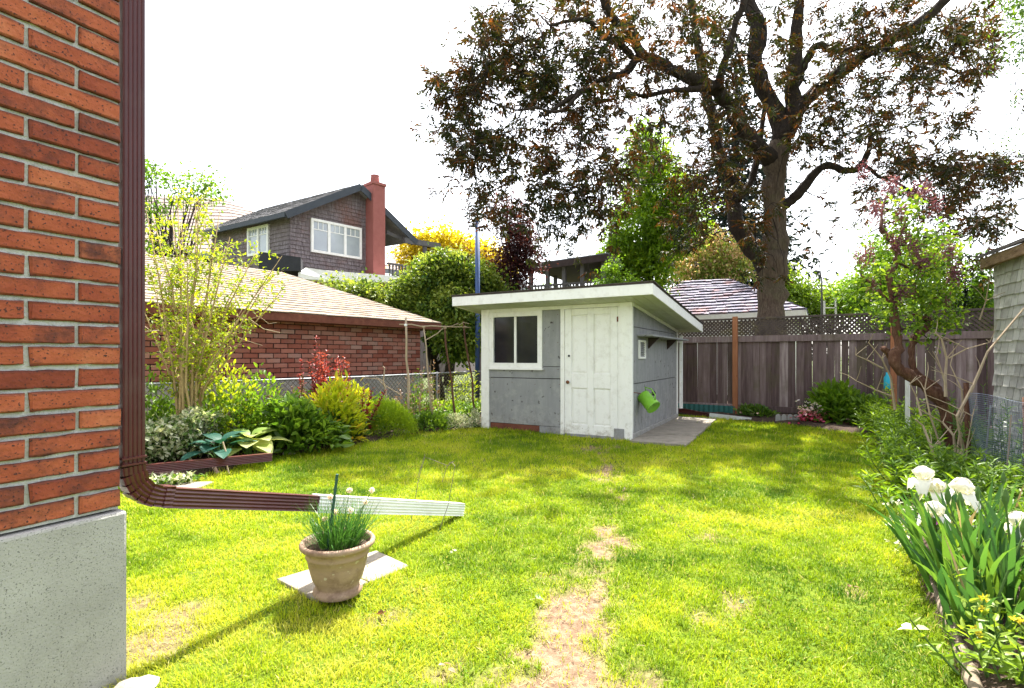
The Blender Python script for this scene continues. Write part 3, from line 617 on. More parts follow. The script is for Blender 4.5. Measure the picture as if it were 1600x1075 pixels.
# ------------------------------------------------------------------ shed
S = thing('garden_shed', 'small grey and white wooden garden shed with a sloping roof on the lawn', 'shed', SC)
def fr(s, z, o=0.): return SC+F*s+UP*z-D*o             # on the front wall, o = outwards
def sd(u, z, o=0.): return SC+D*u+UP*z-F*o
def zr(u): return 2.135-(u+.5)*.088                     # underside of the roof
def fbox(name, m, par, s0, s1, z0, z1, o0, o1, bevel=.003): return MB().hexa(fr(s0, z0, o0), F*(s1-s0), UP*(z1-z0), -D*(o1-o0)).build(name, M[m], par, bevel=bevel)
def sbox(name, m, par, u0, u1, z0, z1, o0, o1, bevel=.003): return MB().hexa(sd(u0, z0, o0), D*(u1-u0), UP*(z1-z0), -F*(o1-o0)).build(name, M[m], par, bevel=bevel)
inn = MB().prism([SC+D*.06+F*.04+UP*.02, SC+D*3.15+F*.04+UP*.02, SC+D*3.15+F*.04+UP*(zr(3.15)-.01), SC+D*.06+F*.04+UP*(zr(.06)-.01)], F*2.58)
inn.build('inner_wall', M['darkwood'], S)
fbox('wall_panel', 'greyply', S, 1.12, 2.56, .125, .90, -.03, .004); fbox('wall_panel', 'greyply', S, 1.12, 2.56, .912, 1.10, -.03, .006)
fbox('wall_panel', 'greyply', S, 1.15, 1.50, 1.108, 2.03, -.03, .004)
fbox('base_board', 'rust', S, 1.55, 2.50, -.02, .118, -.03, .000); fbox('base_board', 'greyply', S, 1.12, 1.54, -.02, .118, -.03, .012)
fbox('corner_post', 'white', S, -.022, .18, -.02, zr(0), -.04, .022); fbox('corner_post', 'white', S, 2.52, SW+.02, -.02, zr(0), -.04, .022)
fbox('header_board', 'white', S, .183, 2.517, 2.035, zr(0), -.03, .016); fbox('door_jamb', 'white', S, 1.085, 1.155, .0, 2.033, -.04, .028); fbox('door_jamb', 'white', S, .181, .205, .0, 2.033, -.04, .014)
fbox('patch_board', 'greyply', S, .10, .26, .0, .17, .023, .034); fbox('door_sill', 'greyply', S, .2, 1.10, -.02, .03, -.03, .03)
# door with four recessed panels
dr = MB(); x0, x1 = .208, 1.082; dz0, dz1 = .035, 2.030; o0, o1 = -.03, .012
cols = [x0, x0+.115, x0+.385, x0+.49, x0+.76, x1]; zz = [dz0, .19, .77, 1.0, 1.93, dz1]
dr.hexa(fr(x0, dz0, o0), F*(cols[1]-x0), UP*(dz1-dz0), -D*(o1-o0)); dr.hexa(fr(cols[2], dz0, o0), F*(cols[3]-cols[2]), UP*(dz1-dz0), -D*(o1-o0)); dr.hexa(fr(cols[4], dz0, o0), F*(x1-cols[4]), UP*(dz1-dz0), -D*(o1-o0))
for a, b in ((0, 1), (2, 3), (4, 5)):
    for c, d_ in ((1, 2), (3, 4)): dr.hexa(fr(cols[c]+.0005, zz[a], o0+.001), F*(cols[d_]-cols[c]-.001), UP*(zz[b]-zz[a]), -D*(o1-o0-.001))
door = dr.build('door', M['white'], S, bevel=.004)
for c, d_ in ((1, 2), (3, 4)):
    for a, b in ((1, 2), (3, 4)):
        p = MB(); s0, s1, z0, z1 = cols[c], cols[d_], zz[a], zz[b]
        p.hexa(fr(s0, z0, -.028), F*(s1-s0), UP*(z1-z0), -D*.012); i = .035
        for k in range(4):
            P4 = [fr(s0, z0, -.016), fr(s1, z0, -.016), fr(s1, z1, -.016), fr(s0, z1, -.016)]; Q4 = [fr(s0+i, z0+i, -.002), fr(s1-i, z0+i, -.002), fr(s1-i, z1-i, -.002), fr(s0+i, z1-i, -.002)]
            p.add([P4[k], P4[(k+1) % 4], Q4[(k+1) % 4], Q4[k]], [(0, 1, 2, 3)])
        p.add(Q4, [(0, 1, 2, 3)]); p.build('door_panel', M['white'], door)
MB().lathe([(0, 0), (.012, 0), (.012, .03), (.026, .035), (.030, .05), (.022, .066), (0, .07)], 12, fr(1.015, .86, .01), -D).build('door_knob', M['brass'], door, smooth=True)
MB().lathe([(0, 0), (.018, 0), (.018, .01), (0, .012)], 10, fr(1.01, 1.28, .01), -D).build('lock', M['blackplastic'], door)
for z in (.25, .98, 1.80): MB().hexa(fr(.196, z, .0145), F*.022, UP*.08, -D*.006).build('hinge', M['rust'] if z == 1.80 else M['white'], door)
# window
wf = MB(); a0, a1, b0, b1, q = 1.49, 2.517, 1.075, 2.034, .085
for s0, s1, z0, z1 in ((a0, a1, b0, b0+q), (a0, a1, b1-q, b1), (a0, a0+q, b0+q, b1-q), (a1-q, a1, b0+q, b1-q)): wf.hexa(fr(s0, z0, -.03), F*(s1-s0), UP*(z1-z0), -D*.05)
wf = wf.build('window', M['white'], S, bevel=.003); sc_ = (a0+a1)/2
MB().hexa(fr(sc_-.02, b0+q, -.03), F*.04, UP*(b1-b0-2*q), -D*.036).build('mullion', M['white'], wf)
for s0, s1 in ((a0+q, sc_-.02), (sc_+.02, a1-q)):
    MB().hexa(fr(s0, b0+q, -.03), F*(s1-s0), UP*(b1-b0-2*q), -D*.012).build('pane', M['glassdark'], wf)
MB().hexa(fr(a0-.02, b0-.03, -.01), F*(a1-a0+.03), UP*.03, -D*.055).build('sill', M['white'], wf)
# nail heads and a painted batten low on the front
for s_, z_ in [(1.2, .2), (1.62, .2), (2.05, .2), (2.45, .2), (1.2, .82), (1.62, .82), (2.05, .82), (2.45, .82), (1.2, 1.05), (1.45, 1.05), (1.2, 1.95), (1.44, 1.95), (1.2, 1.5), (1.44, 1.5)]:
    MB().lathe([(0, 0), (.006, 0), (.005, .003), (0, .003)], 6, fr(s_+random.uniform(-.02, .02), z_+random.uniform(-.02, .02), .006), -D).build('nail', M['rust'], S)
# side wall
MB().prism([sd(0, .02, -.03), sd(SL, .02, -.03), sd(SL, .845, -.03), sd(0, .845, -.03)], -F*.034).build('wall_panel', M['greyply'], S)
MB().prism([sd(0, .857, -.03), sd(SL, .857, -.03), sd(SL, 1.72, -.03), sd(0, 1.72, -.03)], -F*.036).build('wall_panel', M['greyply'], S)
MB().prism([sd(0, 1.73, -.03), sd(SL, 1.73, -.03), sd(SL, zr(SL)-.0, -.03), sd(0, zr(0), -.03)], -F*.033).build('wall_panel', M['greyply'], S)
MB().bar(sd(.02, zr(0)-.03, .02), sd(SL, zr(SL)-.03, .02), .025, .05).build('trim_board', M['white'], S)
sbox('trim_board', 'white', S, SL-.05, SL+.02, -.02, zr(SL)-.05, -.03, .022)
sbox('footing', 'conc', S, .02, SL, -.05, .10, -.05, .035, .01)
v = MB()
for u0, u1, z0, z1 in ((.36, .72, 1.235, 1.265), (.36, .72, 1.50, 1.53), (.36, .39, 1.265, 1.50), (.69, .72, 1.265, 1.50)): v.hexa(sd(u0, z0, .004), D*(u1-u0), UP*(z1-z0), -F*.03)
v = v.build('vent', M['white'], S)
for z in np.arange(1.275, 1.49, .035): MB().bar(sd(.39, z, .013), sd(.69, z, .013), .02, .006, up=unit(UP-F*.8)).build('slat', M['greyply'], v)
sh = MB().hexa(sd(.30, 1.585, .008), D*2.85, UP*.028, -F*.24).build('shelf', M['greyply'], S, bevel=.003)
for u in (.95, 2.3): MB().prism([sd(u, 1.583, .008), sd(u, 1.583, .19), sd(u, 1.40, .008)], D*.03).build('bracket', M['darkwood'], sh)
# roof
R0 = SC-F*.45-D*.5; RW = SW+.45+.30; RL = SL+.5+.36; rs = A(0, 0, -.088)
ed = D*RL+UP*(-.088*RL); top = 2.285
MB().prism([R0+UP*top, R0+UP*top+ed, R0+UP*(top+.022)+ed, R0+UP*(top+.022)], F*RW).build('roof', M['tar'], S)
e0 = R0-F*.02-D*.02; 
MB().prism([e0+UP*(top+.023), e0+UP*(top+.023)+D*(RL+.04)-UP*.088*(RL+.04), e0+UP*(top+.033)+D*(RL+.04)-UP*.088*(RL+.04), e0+UP*(top+.033)], F*(RW+.04)).build('roofing_felt', M['tar'], S)
MB().hexa(R0+UP*(top-.155), F*RW, UP*.153, D*.022).build('fascia', M['white'], S, bevel=.003)
MB().prism([R0+D*.023+UP*(top-.157), R0+UP*(top-.157)+ed, R0+UP*(top-.003)+ed, R0+D*.023+UP*(top-.003)], F*.022).build('fascia', M['white'], S, bevel=.003)
MB().prism([R0+F*(RW-.022)+D*.023+UP*(top-.157), R0+F*(RW-.022)+UP*(top-.157)+ed, R0+F*(RW-.022)+UP*(top-.003)+ed, R0+F*(RW-.022)+D*.023+UP*(top-.003)], F*.022).build('fascia', M['white'], S)
nb = 22
sf = MB()
for i in range(nb):
    s0 = .024+i*(RW-.05)/nb; s1 = s0+(RW-.05)/nb-.006
    sf.prism([R0+D*.025+F*s0+UP*(top-.150), R0+F*s0+UP*(top-.150)+ed, R0+F*s0+UP*(top-.135)+ed, R0+D*.025+F*s0+UP*(top-.135)], F*(s1-s0))
sf.build('soffit_boards', M['soffit'], S)['kind'] = 'stuff'
MB().hexa(R0+D*.024+F*.022+UP*(top-.133), F*(RW-.045), D*.2, UP*.1).build('roof_frame', M['darkwood'], S)
# watering can hung on the side wall
wc = sd(.36, .575, .16); ax = unit(-F*.62-D*.30-UP*.55)
T = thing('watering_can', 'lime green watering can hanging on the shed side wall', 'watering can', wc)
k_ = wc-ax*.13
MB().lathe([(0, 0), (.105, 0), (.108, .01), (.103, .09), (.116, .26), (.12, .275), (.112, .28), (.10, .27), (0, .262)][::1], 26, k_, ax).build('can_body', M['greenplastic'], T, smooth=True)
hp = unit(UP-ax*np.dot(UP, ax))
MB().tube([k_+ax*.01+hp*.09, k_-ax*.05+hp*.13, k_+ax*.06+hp*.19, k_+ax*.17+hp*.17, k_+ax*.22+hp*.11], .010, 8).build('handle', M['greenplastic'], T, smooth=True)
sp0 = k_+ax*.05+D*.09; sp = MB().tube([k_+ax*.08+D*.05, sp0+D*.10+ax*.02, sp0+D*.30-ax*.02+hp*.04], [.024, .018, .013], 8).build('spout', M['greenplastic'], T, smooth=True)
MB().lathe([(.013, 0), (.04, .045), (.042, .055), (0, .062)], 16, sp0+D*.29-ax*.02+hp*.04, unit(D*.9-F*.4)).build('rose', M['blackplastic'], sp, smooth=True)
MB().tube([sd(.12, .72, 0), sd(.14, .71, .07), sd(.2, .70, .09)], .006, 5).build('hook', M['rust'], S)
# ------------------------------------------------------------------ wooden fence
FN2 = -FN if np.dot(FN, -FA) < 0 else FN          # towards the camera side
def fp(s, z, o=0.): return FA+FD*s+UP*z+FN2*o
W_ = thing('wooden_fence', 'tall weathered wooden board fence with a lattice top along the back of the garden', 'fence', fp(0, 0))
posts = [-5.6, -2.9, 0, 2.70, 4.95]
def board(w0, h0, sd_):
    r = np.random.default_rng(sd_); return MB().hexa((0, 0, 0), (w0, 0, 0), (0, .018, 0), (0, 0, h0))
bmesh_ = []
for i in range(4):
    m_ = MB().hexa((0, 0, 0), (.132, 0, 0), (0, .018, 0), (0, 0, 1.40)); me = bpy.data.meshes.new('board'); me.from_pydata(m_.v, [], m_.f); me.materials.append(M['cedar']); me.update()
    bmesh_.append(me)
fang = math.atan2(FD[1], FD[0]); s = -5.5; nb_ = 0
while s < 5.3:
    wsc = random.uniform(.72, 1.15); hs_ = random.uniform(.985, 1.015); p = fp(s, .24+random.uniform(-.02, .01), -.014+random.uniform(0, .018)); 
    place('board', bmesh_[nb_ % 4], W_, p, (0, random.gauss(0, .004), fang), (wsc, 1, hs_)); s += .132*wsc+random.choice([.001, .002, .003, .001, .007]); nb_ += 1
for i, s in enumerate(posts):
    o = MB().hexa(fp(s-.048, -.1, .03), FD*.096, FN2*.09, UP*2.215).build('post', M['redwood'] if i in (2, 3) else M['cedar'], W_, bevel=.005)
for i in range(len(posts)-1):
    a, b = posts[i]+.05, posts[i+1]-.05
    MB().hexa(fp(a, 1.575, .012), FD*(b-a), UP*.13, FN2*.035).build('rail', M['cedar'], W_, bevel=.003)
    MB().hexa(fp(a, 2.045, .012), FD*(b-a), UP*.04, FN2*.05).build('rail', M['lattice'], W_, bevel=.003)
    MB().hexa(fp(a, .13, .012), FD*(b-a), UP*.12, FN2*.03).build('rail', M['cedar'], W_, bevel=.003)
    MB().hexa(fp(a, .10, -.03), FD*(b-a), UP*.08, -FN2*.03).build('rail', M['cedar'], W_)
    z0, z1 = 1.706, 2.044; hgt_ = z1-z0; lt = MB(); sp_ = .078; 
    for sgn, off in ((1, .012), (-1, .021)):
        s = a-hgt_
        while s < b:
            p0s, p1s = (s, s+hgt_) if sgn > 0 else (s+hgt_, s)   # bottom s, top s
            c0, c1 = max(a, min(b, p0s)), max(a, min(b, p1s))
            if abs(c1-c0) > .03:
                f0 = z0+abs(c0-p0s); f1 = z1-abs(c1-p1s); lt.bar(fp(c0, f0, off), fp(c1, f1, off), .008, .036, up=np.cross(FN2, unit(fp(c1, f1)-fp(c0, f0))))
            s += sp_
    lt.build('lattice', M['lattice'], W_)['kind'] = 'stuff'
MB().hexa(fp(5.05, 0, .0), FD*.5, UP*2.05, FN2*-.02).build('board', M['cedar'], W_)
# teal corrugated edging at the fence foot, next to the shed
cr = []; a = -1.25
for i in range(49): cr.append(fp(a+i*.026, 0, .13+.012*math.sin(i*math.pi/2)))
m_ = MB(); v_ = [p+UP*z for z in (-.05, .22) for p in cr]; m_.add(v_, [(i, i+1, 50+i, 49+i) for i in range(48)])
o = m_.build('corrugated_panel', M['teal']); tag(o, 'low teal corrugated panel standing at the fence foot by the shed', 'panel')
so_ = o.modifiers.new('solid', 'SOLIDIFY'); so_.thickness = .004
# ------------------------------------------------------------------ right hand shed with cedar shakes
_t = math.radians(23); D2 = A(math.sin(_t), math.cos(_t), 0); F2 = A(-math.cos(_t), math.sin(_t), 0)
RC = A(5.66, 6.0, 0); SH = thing('shingled_shed', 'shed wall of silvery cedar shakes at the right edge', 'shed', RC)
MB().prism([RC-F2*.0+A(.02, 0, 0), RC-D2*2.6+A(.02, 0, 0), RC-D2*2.6-F2*3, RC-F2*3], UP*2.36).build('wall', M['darkwood'], SH)
skm = []
for i in range(5):
    wd = (.115, .14, .17, .095, .155)[i]; v_ = MB().prism([(0, 0, 0), (0, -.019, 0), (0, 0, .15)], (wd-.012, 0, 0)); me = bpy.data.meshes.new('shake'); me.from_pydata(v_.v, [], v_.f); me.materials.append(M['shake']); me.update(); skm.append((wd, me))
sf0 = RC+F2*.003; ns = 0; ang2 = math.atan2(-D2[1], -D2[0]); zc = 2.34
# local x must run along -D2 so that local -y points to +F2... check handedness below
lx = -D2; ly = A(-lx[1], lx[0], 0); flip = np.dot(ly, F2) > 0
while zc > .05:
    u = -random.random()*.08; zc -= .128
    while u < 2.5:
        wd, me = random.choice(skm); uu = max(u, -.004)
        if flip: place('shake', me, SH, sf0+D2*0-D2*(u+wd)+UP*(zc+random.uniform(-.008, .004)), (0, 0, math.atan2(D2[1], D2[0])))
        else: place('shake', me, SH, sf0-D2*u+UP*(zc+random.uniform(-.008, .004)), (0, 0, ang2))
        u += wd; ns += 1
        if u > 1.9 and ns > 285: break
print('shakes', ns, 'flip', flip, 'boards', nb_, 'garage next')
MB().hexa(RC+F2*.016-D2*.02+UP*.0, D2*.06, -F2*.05, UP*2.34).build('trim_board', M['shake'], SH)
MB().bar(RC+F2*.10+D2*.10+UP*2.37, RC+F2*.10-D2*2.8+UP*2.37, .05, .12).build('fascia', M['roughplank'], SH, bevel=.006)
MB().prism([RC+F2*.15+D2*.13+UP*2.435, RC-F2*1.6+D2*.13+UP*3.1, RC-F2*1.6+D2*.13+UP*3.14, RC+F2*.15+D2*.13+UP*2.47], -D2*3.2).build('roof', M['tar'], SH)
MB().prism([RC+F2*.07+D2*.08+UP*2.31, RC-F2*1.5+D2*.08+UP*2.31, RC-F2*1.5+D2*.08+UP*3.02, RC+F2*.07+D2*.08+UP*2.42], D2*.03).build('fascia', M['roughplank'], SH)
# ------------------------------------------------------------------ brick garage beyond the wire fence
GA = A(-1.93, 10.85, 0); a_ = math.radians(37.5); GD = A(math.sin(a_), math.cos(a_), 0); GN = A(GD[1], -GD[0], 0)  # GN towards our garden
GG = thing('brick_garage', 'long low brick garage with a tan shingle hip roof behind the wire fence', 'garage', GA)
GL = 8.2; z0, z1 = .92, 1.93
MB().prism([GA-GN*.01+UP*.5, GA-GD*GL-GN*.01+UP*.5, GA-GD*GL-GN*4+UP*.5, GA-GN*4+UP*.5], UP*(z1-.5)).build('wall', M['gmortar'], GG)
gw = bpy.data.objects['wall.001'] if 'wall.001' in bpy.data.objects else None
MB().prism([GA+GN*.04+GD*.02-UP*.1, GA-GD*GL+GN*.04-UP*.1, GA-GD*GL-GN*4-UP*.1, GA+GD*.02-GN*4-UP*.1], UP*(z0+.09)).build('foundation', M['conc'], GG)
gb = [brick_mesh('brick', .232, .05, .067, M['gbrick'], .003, 40+i) for i in range(4)]; ng = 0; crs = (z1-z0)/12.6
lxg = GD; lyg = A(-lxg[1], lxg[0], 0); okg = np.dot(lyg, -GN) > 0      # local y must go into the wall
late = MB()
for r in range(12):
    t = -.0; k = 0
    while t < 7.8:
        l = .122 if (k == 0 and r % 2) else .244; sc_x = (l-.017)/.232
        if okg: p = GA-GD*(t+l-.006)+GN*random.uniform(.0, .006)+UP*(z0+.008+r*crs); rz = math.atan2(GD[1], GD[0])
        if t < 5.75: place('brick', gb[random.randrange(4)], GG, p, (0, 0, rz), (sc_x, 1, 1)); ng += 1
        else: late.hexa(p, GD*(l-.012), -GN*.05, UP*.07)
        t += l; k += 1
late.build('brick', M['gbrick'], GG)['kind'] = 'stuff'
print('garage bricks', ng, okg)
def shingle_quad(mb, a, b, c, d, rows, sw, th=.02, jit=.3):
    """a,b eave ends; d,c ridge ends (a-d, b-c). Courses of separate shingles, each lapping the one below"""
    a, b, c, d = [np.asarray(x, float) for x in (a, b, c, d)]; n = unit(np.cross(b-a, d-a)); n = n if n[2] > 0 else -n
    for r in range(rows):
        u0, u1 = r/rows, (r+1.15)/rows; u1 = min(u1, 1)
        p0, q0 = a+(d-a)*u0, b+(c-b)*u0; p1, q1 = a+(d-a)*u1, b+(c-b)*u1; Lw = np.linalg.norm(q0-p0); k = max(1, int(Lw/sw)); cuts = np.concatenate([[0], (np.arange(1, k)+rng.uniform(-jit, jit, k-1))/k, [1]])
        for i in range(k):
            s0, s1 = cuts[i]+.006/k, cuts[i+1]-.006/k; t_ = th*(1+.5*rng.random()); j = (rng.random()-.5)*.25/rows
            A0, B0 = p0+(q0-p0)*s0+(d-a)*j, p0+(q0-p0)*s1+(d-a)*j; A1, B1 = p1+(q1-p1)*s0, p1+(q1-p1)*s1
            v_ = [A0, B0, B1, A1, A0+n*t_, B0+n*t_, B1+n*t_*.15, A1+n*t_*.15]; mb.add(v_, [(4, 5, 6, 7), (0, 1, 5, 4), (1, 2, 6, 5), (3, 0, 4, 7)])
    return mb
ov = .32; ze = 1.97; E0 = GA+GN*ov+GD*.30+UP*ze; E1 = GA-GD*GL+GN*ov+UP*ze; dep = 2.05+ov; rise = 1.03
RD0 = GA-GD*1.95-GN*2.05+UP*(ze+rise); RD1 = GA-GD*GL-GN*2.05+UP*(ze+rise); E2 = GA+GD*.30-GN*4.3+UP*ze; E3 = GA-GD*GL-GN*4.3+UP*ze
rf = MB(); rf.add([E0, E1, RD1, RD0, E2, E3], [(0, 1, 2, 3), (0, 3, 4), (4, 3, 2, 5)]); rf = rf.build('roof', M['asphalt_tan'], GG)
shingle_quad(MB(), E0, E1, RD1, RD0, 20, .30, .012).build('shingles', M['asphalt_tan'], rf)['kind'] = 'stuff'
shingle_quad(MB(), E2, E0, RD0, RD0+A(.01, .01, 0), 15, .30, .016).build('shingles', M['asphalt_tan'], rf)['kind'] = 'stuff'
MB().bar(E0-UP*.07-GN*.02, E1-UP*.07-GN*.02, .03, .13).build('fascia', M['rust'], GG); MB().bar(E0-UP*.07-GD*.02, E2-UP*.07-GD*.02, .03, .13).build('fascia', M['rust'], GG)
MB().hexa(E0-UP*.13-GD*.02, -GD*(GL+.2), -GN*.32, UP*.02).build('soffit', M['rust'], GG)
# ------------------------------------------------------------------ wire fence on the left
Ld = unit(LFb-LFa); Ll = np.linalg.norm(LFb-LFa); LN = A(-Ld[1], Ld[0], 0)
CF = thing('wire_fence', 'low galvanised chain link fence between the flower bed and the brick garage', 'fence', LFb)
ext = 1.6
for s in np.arange(-ext, Ll+.1, 2.25): MB().tube([LFa+Ld*s-UP*.1, LFa+Ld*s+UP*.96], .024, 8).build('post', M['galv'], CF, smooth=True)
MB().tube([LFa-Ld*ext+UP*.94, LFa+Ld*Ll*.5+UP*.92, LFb+UP*.94], .017, 8).build('rail', M['galv'], CF, smooth=True)
nm = MB(); s = -ext-.9
while s < Ll:
    for sg in (1, -1):
        p, q = (s, s+.86) if sg > 0 else (s+.86, s); c0, c1 = max(-ext, min(Ll, p)), max(-ext, min(Ll, q))
        if abs(c0-c1) > .02: nm.tube([LFa+Ld*c0+UP*(.05+abs(c0-p))+LN*.004*sg, LFa+Ld*c1+UP*(.91-abs(c1-q))+LN*.004*sg], .0055, 3, False)
    s += .085
nm.build('mesh', M['wirerust'], CF)['kind'] = 'stuff'
# ------------------------------------------------------------------ gabled house behind the garage
K = P(453, 338, 18.); K[2] = 0; wd_ = A(.669, .743, 0); ld_ = A(-.85, .526, 0); wn = A(wd_[1], -wd_[0], 0)
HH = thing('shingled_house', 'dark cedar shingle house gable with a red chimney behind the garage roof', 'house', K)
zb, ze_, zp, tp, te = 4.15, 6.17, 7.68, 2.55, 5.15
def hw(t, z, o=0.): return K+wd_*t+UP*z+wn*o
MB().prism([hw(0, 0), hw(3.85, 0), hw(3.85, zb+2.8), hw(tp, zp-.05), hw(0, ze_)], -wn*5.).build('wall', M['darkshake'], HH)
MB().prism([K+UP*0+ld_*.01, K+ld_*5+UP*0, K+ld_*5+UP*ze_, K+ld_*.01+UP*ze_], wd_*2).build('wall', M['darkshake'], HH)
sg = MB(); zc = zb-.1
while zc < zp:
    t = -.02*random.random(); tl = 0 if zc < ze_ else (zc-ze_)/(zp-ze_)*tp; tr = 3.8 if zc < 6.9 else min(3.8, te-(zc-ze_)/(zp-ze_)*(te-tp))
    t = tl
    while t < tr:
        w_ = random.uniform(.10, .26)
        if t+w_ > tr+.05: break
        zt = zc+random.uniform(-.012, .012)
        if not (.70 < t+w_/2 < 2.80 and 5.0 < zc+.06 < 6.28): sg.prism([hw(t, zt, .0), hw(t, zt, .035), hw(t, zt+.17, .0)], wd_*(w_-.008))
        t += w_
    zc += .145
sg.build('shingles', M['darkshake'], HH)['kind'] = 'stuff'
sg = MB(); zc = zb-.1
while zc < ze_:
    t = .03
    while t < 4.9:
        w_ = random.uniform(.12, .3); zt = zc+random.uniform(-.012, .012)
        sg.prism([K+ld_*t+UP*zt, K+ld_*t+UP*zt-A(.526, .85, 0)*.03, K+ld_*t+UP*(zt+.17)], ld_*(w_-.008)); t += w_
    zc += .145
sg.build('shingles', M['darkshake'], HH)['kind'] = 'stuff'
MB().bar(hw(-.03, zb, .04)+UP*0, hw(-.03, ze_, .04), .14, .07).build('corner_board', M['trimgrey'], HH)
# roof planes with overhang
po = .38; ridge0 = hw(tp, zp+.10, po); lf = hw(-.32, ze_-.05, po); rg = hw(te+.05, ze_-.08, po); bk = ld_*6.
for nm_, a, b in (('roof', lf, ridge0), ('roof', ridge0, rg)):
    MB().prism([a, b, b+bk, a+bk], UP*.07).build(nm_, M['asphalt_grey'], HH)
    MB().bar(a-UP*.04+wn*.02, b-UP*.04+wn*.02, .05, .24).build('bargeboard', M['darkblue'], HH)
MB().bar(lf-UP*.02, lf+ld_*5-UP*.02, .10, .16).build('gutter', M['darkblue'], HH)
shingle_quad(MB(), lf+UP*.08, lf+bk+UP*.08, ridge0+bk+UP*.08, ridge0+UP*.08, 14, .3, .02).build('shingles', M['asphalt_grey'], HH)['kind'] = 'stuff'
def far_window(parent, o, ex, ez, w_, h_, lights, nrmv, bars=True, m='white', g='glasslight'):
    f = MB(); t = .09
    for x, z, ww, hh in [(0, 0, w_, t), (0, h_-t, w_, t), (0, t, t, h_-2*t), (w_-t, t, t, h_-2*t)]: f.hexa(o+ex*x+ez*z, ex*ww, ez*hh, nrmv*.08)
    cw = (w_-2*t-(lights-1)*.1)/lights
    for i in range(lights-1): f.hexa(o+ex*(t+cw*(i+1)+.1*i)+ez*t, ex*.1, ez*(h_-2*t), nrmv*.07)
    f = f.build('window', M[m], parent)
    for i in range(lights):
        x = t+i*(cw+.1); MB().hexa(o+ex*x+ez*t, ex*cw, ez*(h_-2*t), nrmv*.03).build('pane', M[g], f)
        if bars:
            b_ = MB().hexa(o+ex*x+ez*(h_*.68), ex*cw, ez*.03, nrmv*.045)
            for j in (1, 2): b_.hexa(o+ex*(x+cw*j/3-.012)+ez*(h_*.68+.031), ex*.024, ez*(h_*.32-t-.032), nrmv*.045)
            b_.build('glazing_bar', M[m], f)
far_window(HH, hw(.74, 5.04, .01), wd_, UP, 2.05, 1.22, 3, wn)
far_window(HH, K+ld_*1.15+UP*5.0-A(.526, .85, 0)*.01, ld_, UP, 1.3, 1.05, 2, -A(.526, .85, 0))
ch = MB().hexa(hw(3.0, 0, .55), wd_*.54, -wn*.6, UP*7.95).build('chimney', M['chimney'], HH)
MB().hexa(hw(2.96, 7.952, .59), wd_*.62, -wn*.68, UP*.10).build('chimney_cap', M['chimney'], ch); MB().lathe([(.17, 0), (.19, .04), (.16, .3), (.17, .34), (0, .34)], 14, hw(3.27, 8.053, .25)).build('chimney_pot', M['chimney'], ch)
# porch right of the chimney
MB().prism([hw(3.86, 0, -1.4), hw(te-.3, 0, -1.4), hw(te-.3, ze_-.02, -1.4), hw(3.86, 6.8, -1.4)], -wn*.2).build('porch_wall', M['darkwood'], HH)
MB().hexa(hw(3.8, 4.2, .3), wd_*2.3, -wn*1.7, UP*.16).build('porch_deck', M['greywood'], HH)
for t in np.arange(3.95, 6.05, .16): MB().bar(hw(t, 4.36, .25), hw(t, 5.0, .25), .05, .05, up=wd_).build('baluster', M['greywood'], HH)
MB().bar(hw(3.85, 5.02, .25), hw(6.1, 5.02, .25), .08, .07).build('handrail', M['greywood'], HH)
MB().bar(hw(5.7, 4.36, .3), hw(5.7, 6.0, .3), .13, .13, up=wd_).build('porch_post', M['greywood'], HH)
MB().bar(hw(4.6, 6.05, .35), hw(6.5, 6.12, .35), .12, .22).build('porch_beam', M['greywood'], HH); MB().bar(hw(3.9, 6.3, .1), hw(5.2, 6.05, .1), .08, .14).build('porch_beam', M['greywood'], HH)
MB().prism([P(404, 423, 16.8), P(470, 423, 16.2), P(470, 402, 16.2), P(404, 393, 16.8)], A(-.5, 1.5, 0)).build('parapet', M['black'], HH)
lb = P(470, 434, 16.6); MB().prism([P(466, 436, 16.3), P(520, 438, 17.2), P(520, 424, 17.2), P(478, 418, 16.6), P(466, 426, 16.3)], A(-.2, .5, 0)).build('bay_trim', M['white'], HH)
MB().prism([P(505, 440, 17.0), P(640, 441, 20.5), P(640, 433, 20.5), P(505, 422, 17.0)], A(-.4, .6, 0)).build('bay_trim', M['white'], HH)
MB().prism([P(452, 445, 16.4), P(600, 447, 19.5), P(600, 438, 19.5), P(452, 433, 16.4)], A(-.4, .6, 0)).build('lower_wall', M['gbrick'], HH)
# ------------------------------------------------------------------ other houses
def hiphouse(name, label, el, er, rl, rr, back, m, rows, sw, th, wallm='white', fas='white', wh=.28):
    t = thing(name, label, 'house', A(*el[:2], 0)); el, er, rl, rr = map(np.asarray, (el, er, rl, rr)); back = np.asarray(back, float)
    bl, brr = el+back, er+back
    r = MB(); r.add([el, er, rr, rl, brr, bl], [(0, 1, 2, 3), (1, 4, 2), (4, 5, 3, 2), (5, 0, 3)]); r = r.build('roof', M[m], t)
    sq = MB(); shingle_quad(sq, el, er, rr, rl, rows, sw, th); sq.build('shingles', M[m], r)['kind'] = 'stuff'
    sq = MB(); shingle_quad(sq, er, brr, rr+A(.01, .01, 0), rr, rows, sw, th); sq.build('shingles', M[m], r)['kind'] = 'stuff'
    ins = unit(back)*.4; dv = unit(er-el)
    q = [el+ins+dv*.3, er+ins-dv*.3, brr-ins-dv*.3, bl-ins+dv*.3]; zt = min(p[2] for p in q)-.03
    MB().prism([A(p[0], p[1], 0) for p in q], UP*zt).build('wall', M[wallm], t)
    MB().bar(el-UP*wh/2, er-UP*wh/2, .05, wh).build('fascia', M[fas], t); MB().bar(er-UP*wh/2, brr-UP*wh/2, .05, wh).build('fascia', M[fas], t)
    return t
